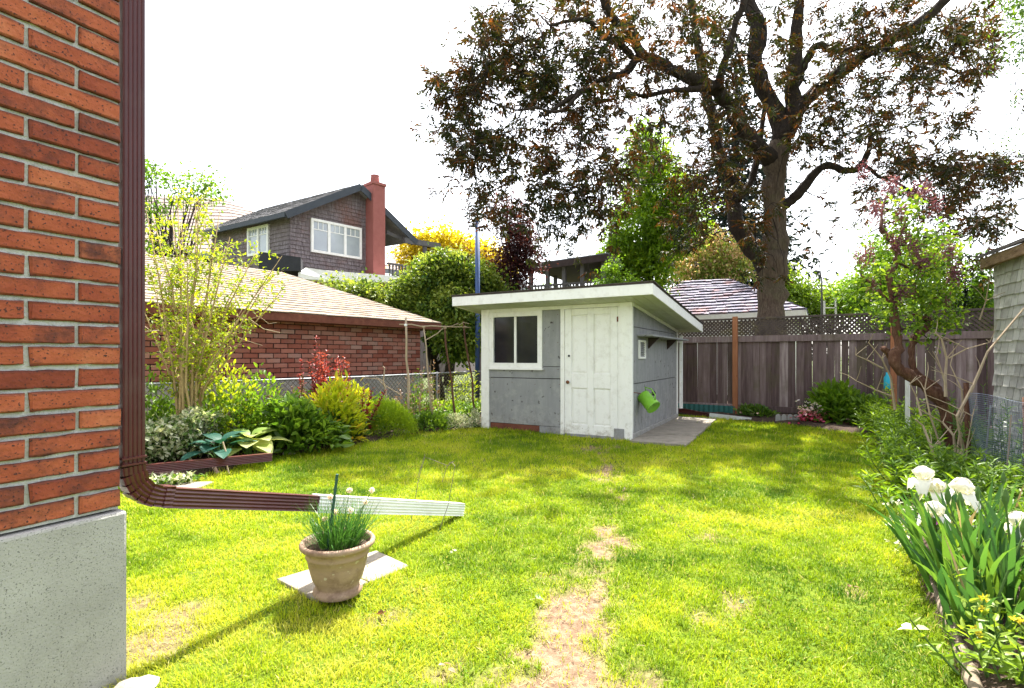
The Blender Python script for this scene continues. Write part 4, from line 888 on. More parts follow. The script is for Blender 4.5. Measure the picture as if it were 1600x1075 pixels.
hiphouse('slate_roof_house', 'low building with a mottled slate hip roof behind the fence by the tree trunk', P(990, 498, 18.6), P(1258, 484, 15.2), P(1069, 439, 20.0), P(1138, 436, 18.6), A(4.2, 7.0, 0), 'slate', 13, .30, .05)
hiphouse('brown_roof_house', 'house with a brown shingle roof seen over the garage through the yellow shrub', P(120, 402, 21.5), P(400, 392, 26), P(215, 305, 26), P(342, 309, 28.5), A(6, 6, 0), 'asphalt_brown', 16, .5, .03, 'darkshake', 'trimgrey')
hiphouse('grey_roof_house', 'distant grey roof seen behind the porch posts of the cedar house', P(600, 420, 34), P(700, 422, 36), P(618, 384, 40), P(640, 386, 40), A(2, 9, 0), 'asphalt_brown', 10, .6, .03, 'darkshake', 'trimgrey')
hiphouse('grey_roof_house', 'distant grey roof right of the blue pole and below the purple tree', P(735, 442, 26), P(812, 444, 27), P(745, 418, 29), P(768, 420, 29), A(2, 6, 0), 'asphalt_grey', 9, .5, .03, 'darkshake', 'trimgrey')
# covered rooftop deck
DK = A(2.88, 16, 0); F3 = F; PO = thing('covered_deck', 'dark raised deck with a thin roof and railing behind the garden shed', 'porch', DK)
def dk(s, u, z): return DK+F3*s+D*u+UP*z
rp = [dk(-.15, -.15, 4.33), dk(2.75, -.15, 4.22), dk(2.75, 4.3, 4.22), dk(-.15, 4.4, 4.33)]
MB().prism(rp, UP*.10).build('roof', M['darkwood'], PO); MB().prism([p+UP*.101 for p in rp], UP*.03).build('roofing_felt', M['trimgrey'], PO)
MB().bar(dk(-.16, -.17, 4.31), dk(2.76, -.17, 4.2), .05, .2).build('fascia', M['darkwood'], PO); MB().bar(dk(-.17, -.15, 4.31), dk(-.17, 4.35, 4.31), .05, .2).build('fascia', M['greywood'], PO)
for s, u in ((.05, .05), (.75, .05), (1.38, .05), (1.98, .05), (2.6, .05), (.05, 2.), (.05, 4.1), (2.6, 2.0), (2.6, 4.1), (1.4, 4.1)): MB().bar(dk(s, u, 0 if s in (.05, 2.6) else 2.9), dk(s, u, 4.21), .12, .12, up=F3).build('post', M['greywood'], PO)
MB().hexa(dk(0, 0, 2.78), F3*2.65, D*4.2, UP*.14).build('deck_floor', M['greywood'], PO)
MB().bar(dk(0, .02, 3.62), dk(2.65, .02, 3.62), .09, .06).build('handrail', M['greywood'], PO); MB().bar(dk(.0, 0, 3.62), dk(.0, 4.1, 3.62), .09, .06).build('handrail', M['greywood'], PO); MB().bar(dk(0, 4.1, 3.62), dk(2.65, 4.1, 3.62), .09, .06).build('handrail', M['greywood'], PO)
for s in np.arange(.12, 2.6, .115): MB().bar(dk(s, .02, 2.95), dk(s, .02, 3.59), .04, .04, up=F3).build('baluster', M['greywood'], PO)
# blue pole
BP = P(746, 600, 11.9); BP[2] = 0; T = thing('metal_pole', 'tall blue painted pole with a short crossbar left of the garden shed', 'pole', BP)
zt = 1.27+(557-345)/804*11.9
MB().tube([BP-UP*.1, BP+UP*zt], .055, 12).build('pole', M['bluepole'], T, smooth=True); MB().bar(BP+A(-.2, 0, zt-.12), BP+A(.19, .03, zt-.14), .05, .035).build('crossbar', M['darkblue'], T)
MB().lathe([(0, 0), (.06, 0), (.06, .10), (0, .11)], 10, BP+UP*(zt-.03)).build('cap', M['darkblue'], T)
for p, q in ((A(.19, .03, -.14), A(.34, .05, -.05)), (A(.19, .03, -.14), A(.3, .05, -.22)), (A(.22, .03, -.12), A(.24, .05, .0)), (A(.1, .0, -.16), A(.12, .0, -.25))): MB().tube([BP+p+UP*zt, BP+q+UP*zt], .012, 5).build('bracket', M['darkblue'], T)
# white rail beyond the fence
T = thing('white_rail', 'thin white rail frame above the fence right of the tree trunk', 'railing', P(1297, 557, 14)*A(1, 1, 0))
for px in (1288, 1306): MB().tube([P(px, 557, 14)*A(1, 1, 0), P(px, 466 if px > 1300 else 470, 14)], .025, 6).build('post', M['whitemetal'], T)
MB().tube([P(1288, 481, 14), P(1306, 481, 14)], .018, 6).build('rail', M['whitemetal'], T)
# ------------------------------------------------------------------ the big tree
def limb(pts, Y0, Y1, sc=1.0):
    n = len(pts); p = []; r = []
    for i, (x, y, w) in enumerate(pts):
        Y = Y0+(Y1-Y0)*i/(n-1); p.append(P(x, y, Y)); r.append(w/FPX*Y*sc)
    # refine with a smooth curve
    p = np.array(p); r = np.array(r); u = np.arange(n); uu = np.linspace(0, n-1, (n-1)*4+1); out = []
    for v in uu:
        i = min(int(v), n-2); f = v-i; p0 = p[max(i-1, 0)]; p1 = p[i]; p2 = p[i+1]; p3 = p[min(i+2, n-1)]
        out.append(.5*((2*p1)+(-p0+p2)*f+(2*p0-5*p1+4*p2-p3)*f*f+(-p0+3*p1-3*p2+p3)*f**3))
    return np.array(out), np.interp(uu, u, r)
TY = 12.4; tb = P(1203, 557, TY)*A(1, 1, 0)
BT = thing('large_tree', 'big spreading tree with copper green leaves behind the wooden fence', 'tree', tb)
LM = [([(1203, 680, 27), (1203, 560, 22.5), (1203, 500, 20.5), (1206, 450, 20), (1208, 405, 21), (1211, 375, 17), (1210, 300, 15.5), (1214, 255, 15), (1219, 225, 14.5)], TY, TY),
 ([(1206, 430, 15), (1186, 400, 15), (1163, 372, 12.5), (1147, 332, 10.5), (1143, 298, 9.5), (1124, 240, 9), (1113, 180, 8), (1098, 120, 7), (1088, 60, 6), (1075, -20, 5), (1060, -110, 3)], TY, 13.6),
 ([(1154, 312, 6), (1172, 285, 5.5), (1183, 248, 5), (1190, 200, 4), (1199, 140, 3)], 12.6, 13.2),
 ([(1213, 255, 13), (1190, 236, 12.5), (1160, 203, 11), (1140, 165, 10.5), (1112, 137, 10), (1075, 122, 9), (1040, 103, 8), (1001, 82, 7.5), (986, 52, 7), (962, 34, 6.5), (945, 5, 6), (930, -50, 4)], TY, 10.2),
 ([(1001, 82, 6), (978, 112, 5.5), (940, 125, 4.5), (919, 137, 3.5), (880, 160, 3), (850, 182, 2)], 10.9, 9.8),
 ([(988, 90, 5), (966, 66, 4.5), (941, 57, 4), (930, 40, 3.5), (905, 30, 3), (860, 40, 2)], 10.8, 10.0),
 ([(919, 137, 3), (900, 152, 3), (880, 172, 2.6), (858, 174, 2.4), (838, 168, 2), (805, 172, 1.5), (760, 155, 1.2)], 10.1, 9.4),
 ([(1124, 139, 7), (1127, 112, 6), (1138, 80, 5), (1147, 45, 5), (1163, 0, 5), (1175, -60, 3)], 11.5, 11.0),
 ([(1112, 137, 5), (1080, 140, 4), (1050, 141, 3.5), (1010, 150, 3), (985, 145, 2)], 11.4, 10.6),
 ([(1219, 230, 13), (1216, 188, 12.5), (1194, 140, 12), (1179, 98, 12), (1184, 45, 11), (1172, 5, 10), (1155, -70, 7), (1150, -150, 4)], TY, 12.8),
 ([(1222, 225, 13), (1238, 172, 13), (1238, 128, 10.5), (1244, 78, 9.5), (1248, 10, 8.5), (1255, -80, 6), (1262, -170, 4)], TY, 12.0),
 ([(1220, 222, 13), (1236, 195, 12.5), (1256, 160, 10.5), (1300, 124, 9.5), (1347, 88, 8.5), (1390, 64, 8), (1437, 36, 7.5), (1470, 8, 7), (1510, -40, 5), (1560, -110, 3)], TY, 11.4),
 ([(1237, 150, 7), (1250, 118, 6.5), (1262, 92, 6), (1276, 72, 5.5), (1297, 76, 5.5), (1318, 80, 5), (1345, 74, 4.5), (1365, 76, 3)], 12.4, 11.7),
 ([(1212, 326, 10), (1228, 318, 9), (1246, 304, 8), (1268, 277, 6.5), (1291, 258, 5.5), (1322, 267, 5), (1342, 262, 4.8), (1357, 236, 4), (1363, 210, 3), (1385, 205, 1.6)], TY, 11.4),
 ([(1347, 256, 3.5), (1358, 263, 3), (1375, 277, 2.6), (1392, 280, 2.2), (1422, 298, 1.6), (1455, 318, 1.2)], 11.5, 10.9),
 ([(1347, 88, 4), (1385, 78, 3.5), (1425, 84, 3), (1470, 100, 2), (1510, 120, 1.4)], 11.8, 11.2)]
skel = [limb(*a) for a in LM]
def knobbly(p, r, n):
    q = p+rng.normal(size=p.shape)*r[:, None]*.10; return MB().tube(q, r*(1+.07*rng.normal(size=len(r))), n, True)
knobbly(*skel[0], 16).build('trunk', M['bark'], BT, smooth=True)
for p, r in skel[1:]: knobbly(p, r, 10).build('limb', M['limbbacklit'], BT, smooth=True)
ELL = [(715,125,45,28,1),(790,40,60,45,1.5),(790,120,70,50,1.8),(735,190,45,25,.9),(850,70,60,60,1),(870,190,90,60,1.2),(740,235,45,20,.7),(820,240,60,40,.8),(930,40,90,50,1.5),(900,130,80,50,1.5),(960,200,60,60,1.1),(900,270,70,40,.8),(760,310,20,25,.3),(880,335,60,18,.4),(930,300,50,40,.5),(830,290,50,30,.3),
 (1000,60,100,70,1.4),(1080,100,90,100,1.9),(1060,220,90,80,1.4),(1090,320,45,60,.5),(1150,60,90,70,1.0),(1170,200,50,70,.6),(1180,330,30,35,.4),(1190,380,15,20,.15),(1240,60,100,70,1.0),(1300,150,80,60,.75),(1250,230,50,40,.5),(1290,200,70,50,.8),(1350,60,90,60,1.0),(1370,160,80,50,.8),(1440,50,80,60,1.1),(1480,100,60,50,.9),(1520,60,40,50,.7),(1530,125,25,15,.2),(1450,190,60,22,.6),(1400,240,70,28,.6),(1475,255,70,18,.8),(1550,265,38,14,.6),(1500,300,60,26,.6),(1540,345,35,10,.35),(1460,325,60,25,.35),(1480,378,28,12,.15),(1400,300,70,30,.4),(1285,345,40,12,.2),(1330,310,50,12,.2),(1340,215,40,20,.35),
 (1050,290,60,60,.6),(1085,360,45,40,.3),(1110,260,40,60,.4),
 (950,-60,200,60,1.6),(1200,-90,200,80,2.2),(1430,-70,160,60,1.6),(1250,-200,200,60,1.5)]
wt = np.array([e[4] for e in ELL]); NA = 900; kk = rng.choice(len(ELL), NA, p=wt/wt.sum()); att = []
for i in kk:
    cx, cy, rx, ry, _ = ELL[i]; a = rng.random()*6.283; q = math.sqrt(rng.random()); x = cx+rx*q*math.cos(a); y = cy+ry*q*math.sin(a)
    Yc = 9.9+2.0*min(1, max(0, (x-680)/430)) if x < 1110 else 11.9-.8*(x-1110)/480
    att.append(P(x, y, Yc+rng.normal()*(.55 if x < 900 else 1.1)))
att = np.array(att)
brs = grown_tree([(p[::2], r[::2]) for p, r in skel], att)
bb = MB(); lv = Leaves(); tips = []
for pts, rr in brs: bb.tube(pts, rr, 4, False)
tw = MB()
for pts, rr in brs:
    e = pts[-1]; dr = unit(pts[-1]-pts[-2]); m_ = rng.integers(3, 5)
    cands = [(e, dr)]*int(m_*.6)+[(pts[j], unit(pts[j]-pts[j-1])) for j in rng.integers(max(1, len(pts)//2), len(pts), max(1, int(m_*.4)))]
    for b0, d0 in cands:
        d1 = unit(d0*.5+rdir(1)[0]*.9+UP*rng.uniform(-.5, .35)); ln_ = rng.uniform(.10, .30); q = b0+d1*ln_; q[2] -= .06*ln_
        tw.tube([b0, (b0+q)/2+UP*.02, q], [.0065, .005, .0035], 3, False); tips.append((q, d1))
        if rng.random() < .5: tips.append(((b0+q)/2, unit(d1+rdir(1)[0]*.8)))
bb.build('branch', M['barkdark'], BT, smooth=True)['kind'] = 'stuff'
# thin hanging twiglets under the boughs
for pts, rr in brs:
    for _ in range(2):
        if rng.random() < .75:
            b0 = pts[rng.integers(1, len(pts))]; dx = rng.normal(size=3)*A(.22, .22, .05); ln_ = rng.uniform(.35, .95); q = b0+dx*1.6-UP*ln_; tw.tube([b0, b0+dx-UP*ln_*.25, b0+dx*1.5-UP*ln_*.65, q], [.009, .0075, .006, .004], 3, False)
            if rng.random() < .6: tips.append((q, unit(dx-UP*.4)))
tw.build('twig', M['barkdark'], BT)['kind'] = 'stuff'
TP = np.array([t[0] for t in tips]); TD = np.array([t[1] for t in tips]); nt_ = len(TP); print('tips', nt_)
# each tip carries three or four pinnate leaves of pointed leaflets
for kx in range(3):
    ax_ = nrm(TD*.5+rdir(nt_)*.8-UP*.15); Lr = .14+.10*rng.random(nt_); side = nrm(np.cross(ax_, UP+.3*rng.normal(size=(nt_, 3)))); tt = np.clip(rng.random(nt_)*.55+.5*fnoise(TP[:, 0]+50, TP[:, 2]+50, .9, 77)-.1, 0, 1)
    for j in range(4):
        u = .25+.25*j
        for sg_ in (1, -1):
            if j == 3 and sg_ < 0: continue
            dd = nrm(ax_*(.75 if j < 3 else 1)+side*sg_*(.75 if j < 3 else 0)-UP*.15); lv.diamond(TP+ax_*Lr[:, None]*u, dd, .125*(.6+.6*rng.random(nt_)), .038, np.clip(tt+rng.normal(size=nt_)*.12, 0, 1))
lv.build('crown', L['bigtree'], BT)
# neighbouring tree on the right whose bough reaches into the top right corner
nb0 = A(12.5, 10, 0); T = thing('neighbour_tree', 'dark leafy bough hanging in at the top right corner', 'tree', nb0)
tp_ = np.array([P(x, y, 9.5+rng.normal()*.3) for x, y in np.c_[rng.normal(1592, 16, 26), rng.uniform(-60, 105, 26)]]); tp_ = np.concatenate([tp_, rng.normal(size=(60, 3))*A(1.2, 1, .9)+A(11.6, 9.8, 7.6)])
skb = [(np.array([nb0, nb0+A(-.2, 0, 3), A(12, 9.8, 6), A(11.2, 9.6, 7.8)]), np.array([.25, .2, .14, .06])), (np.array([A(12, 9.8, 6), A(10.8, 9.6, 7.6), A(9.8, 9.5, 7.4)]), np.array([.1, .05, .02]))]
bb = MB(); lv = Leaves()
for p, r in skb: bb.tube(p, r, 8)
for pts, rr in grown_tree(skb, tp_): 
    bb.tube(pts, rr, 4, False); n = 60; q = pts[-1]+rng.normal(size=(n, 3))*.17; lv.diamond(q, nrm(rdir(n)-UP*.3), .085, .03, rng.random(n))
bb.build('trunk', M['barkdark'], T, smooth=True); lv.build('crown', L['midgreen'], T)
# ------------------------------------------------------------------ background trees
def E(px, py, Y, rx, ry, rz=None): return (P(px, py, Y), (rx/FPX*Y, (rz or rx)/FPX*Y, ry/FPX*Y))
def gb_(px, Y): return P(px, 557, Y)*A(1, 1, 0)
leafy_tree('leafy_tree', 'slim green tree rising behind the left end of the garage roof', 'tree', gb_(255, 11.5), [E(255, 295, 11.5, 34, 40), E(300, 290, 11.5, 40, 24), E(240, 350, 11.5, 20, 45), E(225, 270, 11.5, 20, 20), E(330, 300, 11.5, 18, 25)], 1500, 80, .26, L['brightgreen'], .10, .07, limbs=40)
leafy_tree('golden_tree', 'golden yellow tree between the cedar house and the blue pole', 'tree', gb_(700, 24), [E(655, 395, 24, 28, 26), E(700, 390, 24, 34, 26), E(745, 402, 24, 34, 18), E(780, 412, 24, 18, 16), E(672, 380, 24, 22, 12)], 9000, 150, .55, L['gold'], .22, .2)
V_ = leafy_tree('climbing_vine', 'big rounded green climber spilling over the right end of the garage roof', 'vine', gb_(690, 12.6), [E(690, 430, 12.6, 48, 32, 50), E(655, 445, 12.4, 30, 20, 40), E(735, 440, 12.9, 36, 28), E(700, 480, 12.4, 48, 36, 50), E(720, 520, 12.3, 40, 40), E(640, 475, 12.3, 30, 24), E(600, 468, 12.1, 36, 14, 30), E(560, 456, 12.0, 32, 10, 25), E(525, 443, 11.9, 16, 7, 20), E(765, 460, 13, 25, 25)], 42000, 330, .25, L['vine'], .095, .12, aspect=.65)
leafy_tree('purple_tree', 'narrow purple leaved tree beside the blue pole behind the shed', 'tree', gb_(808, 13.5), [E(805, 345, 13.5, 24, 22), E(810, 385, 13.5, 26, 30), E(800, 425, 13.5, 26, 26), E(822, 400, 13.5, 24, 24), E(790, 320, 13.5, 14, 12)], 7500, 130, .30, L['purple'], .09, .06)
leafy_tree('small_green_tree', 'light green sapling in front of the covered deck behind the shed', 'tree', gb_(955, 14.5), [E(955, 430, 14.5, 14, 18), E(975, 440, 14.5, 16, 10), E(945, 445, 14.5, 14, 10), E(962, 415, 14.5, 8, 14)], 1300, 50, .18, L['brightgreen'], .09, .03)
leafy_tree('tall_green_tree', 'tall bright green tree left of the big trunk', 'tree', gb_(1020, 17.5), [E(1012, 205, 17.5, 13, 34), E(1012, 245, 17.5, 28, 40), E(1028, 300, 17.5, 48, 50), E(1000, 360, 17.5, 48, 55), E(1050, 350, 17.5, 45, 50), E(972, 400, 17.5, 26, 42), E(1005, 430, 17.5, 40, 40)], 30000, 420, .45, L['lightgreen'], .13, .2, aspect=.55)
conifer('spruce_tree', 'tall dark spruce behind the crown of the big tree', 'tree', gb_(1150, 24.5), 16.6, 4.1, 40, 12, L['spruce'], dens=60, ls=.40, z0=.12)
conifer('spruce_tree', 'tiny far conifer tip above the roof of the covered deck', 'tree', gb_(892, 45), 11.3, 1.6, 26, 7, L['spruce'], dens=22, ls=.4)
leafy_tree('flowering_tree', 'cream and pink flowering tree above the slate roof', 'tree', gb_(1105, 21.2), [E(1070, 412, 21.2, 30, 26, 15), E(1110, 397, 21.2, 32, 30, 15), E(1150, 408, 21.2, 26, 28, 15), E(1120, 428, 21.2, 45, 22, 15)], 10000, 170, .50, L['bloom'], .16, .15, aspect=.45)
leafy_tree('hedge_tree', 'light green shrubs beyond the fence right of the big trunk', 'shrub', gb_(1290, 21), [E(1240, 460, 21, 22, 22), E(1275, 470, 21, 30, 18), E(1310, 472, 21, 28, 18), E(1235, 430, 21, 12, 12), E(1340, 465, 21, 24, 20)], 11000, 160, .5, L['hedge'], .16, .12)
leafy_tree('garden_tree', 'green tree behind the fence below the lilac flowers', 'tree', gb_(1400, 13.5), [E(1370, 440, 13.5, 42, 34), E(1340, 460, 13.5, 22, 22), E(1420, 430, 13.5, 50, 46), E(1465, 440, 13.5, 36, 40), E(1395, 390, 13.5, 40, 24)], 9000, 210, .33, L['brightgreen'], .10, .09)
for i, (px, tp_y, Y, r, lb) in enumerate([(1536, 388, 13, .42, 'small dark cedar with a pointed tip next to the right hand shed'), (1508, 395, 13.5, .7, 'dark cedar between the lilac and the pointed cedar'), (1372, 372, 16, .8, 'dark conifer half hidden behind the lilac, left side')]):
    conifer('cedar_tree', lb, 'tree', gb_(px, Y), 1.27+(557-tp_y)/804*Y, r, 30, 10, L['midgreen'] if i != 1 else L['spruce'], dens=34, ls=.14, taper=.55, z0=.02)
# leafless tree beyond the fence
T = thing('bare_tree', 'pale leafless young tree beyond the fence right of the big trunk', 'tree', gb_(1283, 16)); m_ = MB(); 
skb = [(np.array([gb_(1283, 16), P(1284, 480, 16), P(1284, 440, 16), P(1279, 405, 16), P(1286, 375, 16)]), np.array([.035, .03, .022, .012, .006]))]
for p, r in skb: m_.tube(p, r, 7)
for pts, rr in grown_tree(skb, np.array([P(x, y, 16+rng.normal()*.4) for x, y in np.c_[rng.normal(1284, 22, 46), rng.uniform(368, 460, 46)]]), droop=.1, rtip=.006): m_.tube(pts, rr, 4, False)
m_.build('branch', M['greywood'], T)['kind'] = 'stuff'
# far belt of greenery closing the view
for i, (px, py, Y, rx, ry, lm, lb) in enumerate([(850, 492, 40, 60, 20, 'midgreen', 'far green tree behind the posts of the covered deck'), (1480, 500, 30, 80, 30, 'midgreen', 'far green tree seen through the lilac'), (60, 470, 40, 120, 40, 'midgreen', 'far tree hidden behind the near brick wall'), (1700, 470, 40, 90, 60, 'midgreen', 'far tree beyond the shingled shed')]):
    leafy_tree('far_tree', lb, 'tree', gb_(px, Y), [E(px, py, Y, rx, ry)], 3000, 80, 1.2, L[lm], .5, .2)
# ------------------------------------------------------------------ left flower bed
def gz(px, py, z=.05): g = G(px, py, z); return g
def at(px, Y, z=.05): return A((px-800)/FPX*Y, Y, z)
# tall multi stemmed shrub with small yellow green leaves
sb = at(293, 6.15); T = thing('forsythia_shrub', 'tall many-stemmed shrub with small yellow green leaves at the left of the bed', 'shrub', sb)
m_ = MB(); lv = Leaves(); tipsY = []
stems = [(232, 330), (250, 380), (262, 335), (285, 345), (300, 320), (318, 345), (340, 330), (352, 385), (275, 305), (310, 308), (247, 335), (365, 370), (385, 410), (400, 395), (420, 430), (445, 445), (235, 430), (225, 470), (330, 400), (290, 400), (440, 400), (375, 455), (270, 440)]
for (x, y) in stems:
    Y = 6.15+rng.normal()*.35; e = P(x+rng.normal()*5, y, Y); b0 = sb+A(rng.normal()*.05, rng.normal()*.05, 0); m1 = b0+(e-b0)*.38; m1[0] = b0[0]+(e[0]-b0[0])*.16+rng.normal()*.02; m2 = b0+(e-b0)*.72; m2[0] = b0[0]+(e[0]-b0[0])*.58+rng.normal()*.04
    pts = np.array([b0, b0*.5+m1*.5+A(rng.normal()*.015, 0, 0), m1, m2, e]); m_.tube(pts, [.020, .016, .013, .009, .003], 6)
    for k in range(24):
        u = rng.uniform(.45, 1)**.9; f = u*4; i = min(int(f), 3); q = pts[i]*(1-f+i)+pts[i+1]*(f-i); dr = unit(A(rng.normal(), rng.normal(), .7)); ln_ = rng.uniform(.10, .34)*(1.15-.4*u); q2 = q+dr*ln_
        m_.tube([q, (q+q2)/2+UP*.01, q2], [.004, .003, .002], 3, False)
        for s_ in np.linspace(.2, 1, 9): tipsY.append(q+(q2-q)*s_)
m_.build('branch', M['goldstem'], T, smooth=True); tY = np.array(tipsY)+rng.normal(size=(len(tipsY), 3))*.022
lv.oval(tY, nrm(rdir(len(tY))+UP*.3), .045*(.6+.8*rng.random(len(tY))), .024, rng.random(len(tY))); lv.build('foliage', L['limeleaf'], T)
# dead bare boughs crossing the shrub
T = thing('dead_branch', 'bare pale dead boughs reaching sideways behind the yellow green shrub', 'branch', sb+A(.05, .3, 0)); m_ = MB()
for pl, r in (([(292, 640), (290, 560), (287, 518), (262, 516), (238, 517), (212, 520)], .014), ([(250, 517), (262, 492), (272, 478), (268, 470)], .008), ([(272, 478), (295, 478)], .004), ([(300, 520), (330, 518), (358, 511), (376, 497), (392, 500), (412, 514), (438, 520)], .009), ([(360, 510), (372, 494), (378, 484)], .006), ([(345, 516), (385, 532), (410, 540)], .005), ([(385, 500), (405, 494), (420, 506), (432, 504)], .004), ([(235, 517), (224, 508), (215, 506)], .006)):
    pts = np.array([P(x, y, 6.45) for x, y in pl]); MB().tube(pts, np.linspace(r, r*.5, len(pts)), 5).build('bough', M['twig'], T, smooth=True)
bush('rose_bush', 'open rose-like shrub with bronze young leaves right of the tall yellow green shrub', 'shrub', at(350, 6.45), .36, 1.02, 900, L['limeleaf'], .065, .5, hollow=.5, lump=.5, stems=26, sm=M['barkred'])
bush('rose_bush', 'low green shrub filling the gap under the rose-like shrub', 'shrub', at(372, 6.55), .40, .72, 1300, L['midgreen'], .06, .5, hollow=.4, lump=.4)
herb('tall_herb', 'small leafy plant at the far left beside the downspout', 'plant', at(232, 5.9), 7, .14, .85, 14, L['midgreen'], .10, .3)
herb('tall_herb', 'upright lime stalks standing against the wire fence left of the red shrub', 'plant', at(440, 7.25), 3, .05, .85, 9, L['limeleaf'], .13, .22)
# variegated ground cover: countless leaves
def cover(name, label, pts_poly, n, z0, z1, lm, ls, asp, seed, zs=.5):
    poly = np.array(pts_poly)[:, :2]; x = rng.uniform(poly[:, 0].min(), poly[:, 0].max(), n*3); y = rng.uniform(poly[:, 1].min(), poly[:, 1].max(), n*3)
    k = inpoly(x, y, poly); x, y = x[k][:n], y[k][:n]; n = len(x); hh = z0+(z1-z0)*fnoise(x, y, zs, seed); z = .02+hh*(1-rng.random(n)**3*.8); lv = Leaves()
    lv.oval(np.stack([x, y, z], 1), nrm(rdir(n)+UP*.35), ls*(.6+.8*rng.random(n)), ls*asp, np.clip(rng.random(n)*.8+.2*(z/hh.max()), 0, 1), up=nrm(UP+.45*rng.normal(size=(n, 3))))
    o = lv.build(name, lm); tag(o, label, 'ground cover', kind='stuff')
cover('ground_cover', 'white edged variegated ground cover filling the left of the bed', [at(190, 5.45), at(300, 5.75), at(360, 6.5), at(420, 7.0), at(300, 6.5), at(190, 6.0)], 6800, .22, .80, L['varieg'], .075, .55, 5)
cover('ground_cover', 'leafy ground cover spreading between the shrubs of the left bed', [at(330, 6.2), at(500, 7.1), at(640, 8.3), at(745, 9.6), at(752, 10.9), at(640, 9.5), at(500, 7.9), at(350, 6.7)], 6500, .12, .42, L['midgreen'], .065, .5, 15)
cover('ground_cover', 'bright low growth hugging the front edge of the left bed', [at(190, 4.75), at(300, 5.05), at(300, 5.2), at(190, 4.95)], 350, .02, .09, L['varieg'], .05, .5, 25)
for px, Y, h, r, lm, ls, lb in ((232, 6.0, .75, .26, 'midgreen', .07, 'leafy shrub beside the downspout at the left end of the bed'), (262, 6.25, .62, .25, 'brightgreen', .06, 'fresh green shrub left of the stems of the tall yellow green shrub'), (318, 6.3, .70, .28, 'midgreen', .065, 'shrub right of the stems of the tall yellow green shrub'), (405, 6.75, .72, .34, 'brightgreen', .07, 'light green shrub left of the dark broad leaved bush'), (437, 7.3, .80, .30, 'midgreen', .07, 'shrub against the wire fence behind the dark broad leaved bush'), (575, 8.8, .52, .34, 'brightgreen', .06, 'green growth between the crimson shrub and the feathery mound'), (640, 9.3, .55, .34, 'midgreen', .06, 'green growth at the wire fence behind the feathery mound')):
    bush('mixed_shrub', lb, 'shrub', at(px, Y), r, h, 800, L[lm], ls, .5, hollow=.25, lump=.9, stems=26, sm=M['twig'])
cover('ground_cover', 'ragged green weeds in the corner of the bed near the downspout elbow', [at(185, 4.7), at(300, 5.1), at(330, 5.25), at(190, 5.0)], 900, .02, .07, L['brightgreen'], .05, .3, 44)
# hostas: every leaf is an object of its own
def leafobj(name, m, parent, p, d, S, W, t, up, droop, fold=.1, seg=7):
    d = unit(np.asarray(d, float)); sd_ = unit(np.cross(d, up)); nr = unit(np.cross(sd_, d)); V = []; 
    prof = [.12, .66, .95, 1.0, .86, .55, .02]
    for i in range(seg):
        u = i/(seg-1); c = p+d*S*(u-.05*u*u)-nr*S*droop*u*u; w_ = W*prof[i]/2
        V += [c+sd_*w_+nr*W*fold*prof[i], c+sd_*w_*.5+nr*W*fold*.3, c, c-sd_*w_*.5+nr*W*fold*.3, c-sd_*w_+nr*W*fold*prof[i]]
    Q = [(i*5+j, i*5+j+1, (i+1)*5+j+1, (i+1)*5+j) for i in range(seg-1) for j in range(4)]
    return npmesh(name, np.array(V), [Q], m, parent, True, tint=np.full(len(V), t))
def hosta(label, c, n, S, W, m, h):
    t = thing('hosta_plant', label, 'plant', c)
    for i in range(n):
        a = i*2.4+rng.random(); ring = (i+.5)/n; d = A(math.cos(a), math.sin(a), .75-.75*ring); b0 = c+A(math.cos(a), math.sin(a), 0)*.05+UP*.03; p = c+A(math.cos(a)*S*.75*ring, math.sin(a)*S*.75*ring, h*(1-.45*ring))
        s_ = S*rng.uniform(.75, 1.1); o = leafobj('leaf', m, t, p, d, s_, W*rng.uniform(.85, 1.1), rng.random(), UP, .35)
        MB().tube([b0, (b0+p)/2+UP*.03, p], .006, 4, False).build('leaf_stalk', M['stem'], o)
hosta('blue green hosta with broad leaves behind the lying downspout length', at(345, 5.85), 15, .30, .20, L['hostablue'], .26)
hosta('pale lime hosta at the right end of the lying downspout length', at(392, 6.15), 13, .31, .21, L['hostalime'], .28)
o = leafobj('leaf', L['hostalime'], bpy.data.objects['hosta_plant.001'], P(398, 688, 6.1), (.75, -.35, -.22), .30, .21, .98, unit(A(.1, -.6, .9)), .25)
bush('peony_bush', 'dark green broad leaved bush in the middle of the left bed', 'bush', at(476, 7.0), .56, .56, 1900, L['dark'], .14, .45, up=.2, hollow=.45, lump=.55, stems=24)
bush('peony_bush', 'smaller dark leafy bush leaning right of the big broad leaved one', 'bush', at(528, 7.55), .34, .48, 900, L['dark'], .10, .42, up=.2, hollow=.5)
def spire(label, px, Y, n, h, spread, lm, ls, cat='shrub'):
    herb('red_shrub', label, cat, at(px, Y), n, spread, h, 60, lm, ls, .45, .5, sm=M['barkred'], r=.006)
spire('crimson leaved spire, left and lower one of the tall pair against the brick garage', 492, 7.95, 9, 1.42, .13, L['red'], .09)
spire('crimson leaved spire, taller and right of its twin, against the brick garage', 511, 7.95, 10, 1.58, .13, L['red'], .09)
spire('low crimson leaved shrub right of the lime yellow shrub', 548, 7.9, 18, 1.16, .24, L['red'], .09)
spire('dull reddish feathery shrub left of the lime yellow shrub', 462, 7.7, 10, .92, .16, L['drybrown'], .06)
bush('lime_shrub', 'lime yellow shrub with orange tints in front of the crimson shrub', 'shrub', at(518, 7.45), .42, .82, 1500, L['limeshrub'], .12, .3, hollow=.5, lump=.3, stems=20, sm=M['barkred'])
bush('lime_shrub', 'orange tinged low shrub beside the lime yellow one', 'shrub', at(556, 8.05), .26, .72, 700, L['limeshrub'], .08, .35, hollow=.55, lump=.5, sm=M['barkred'])
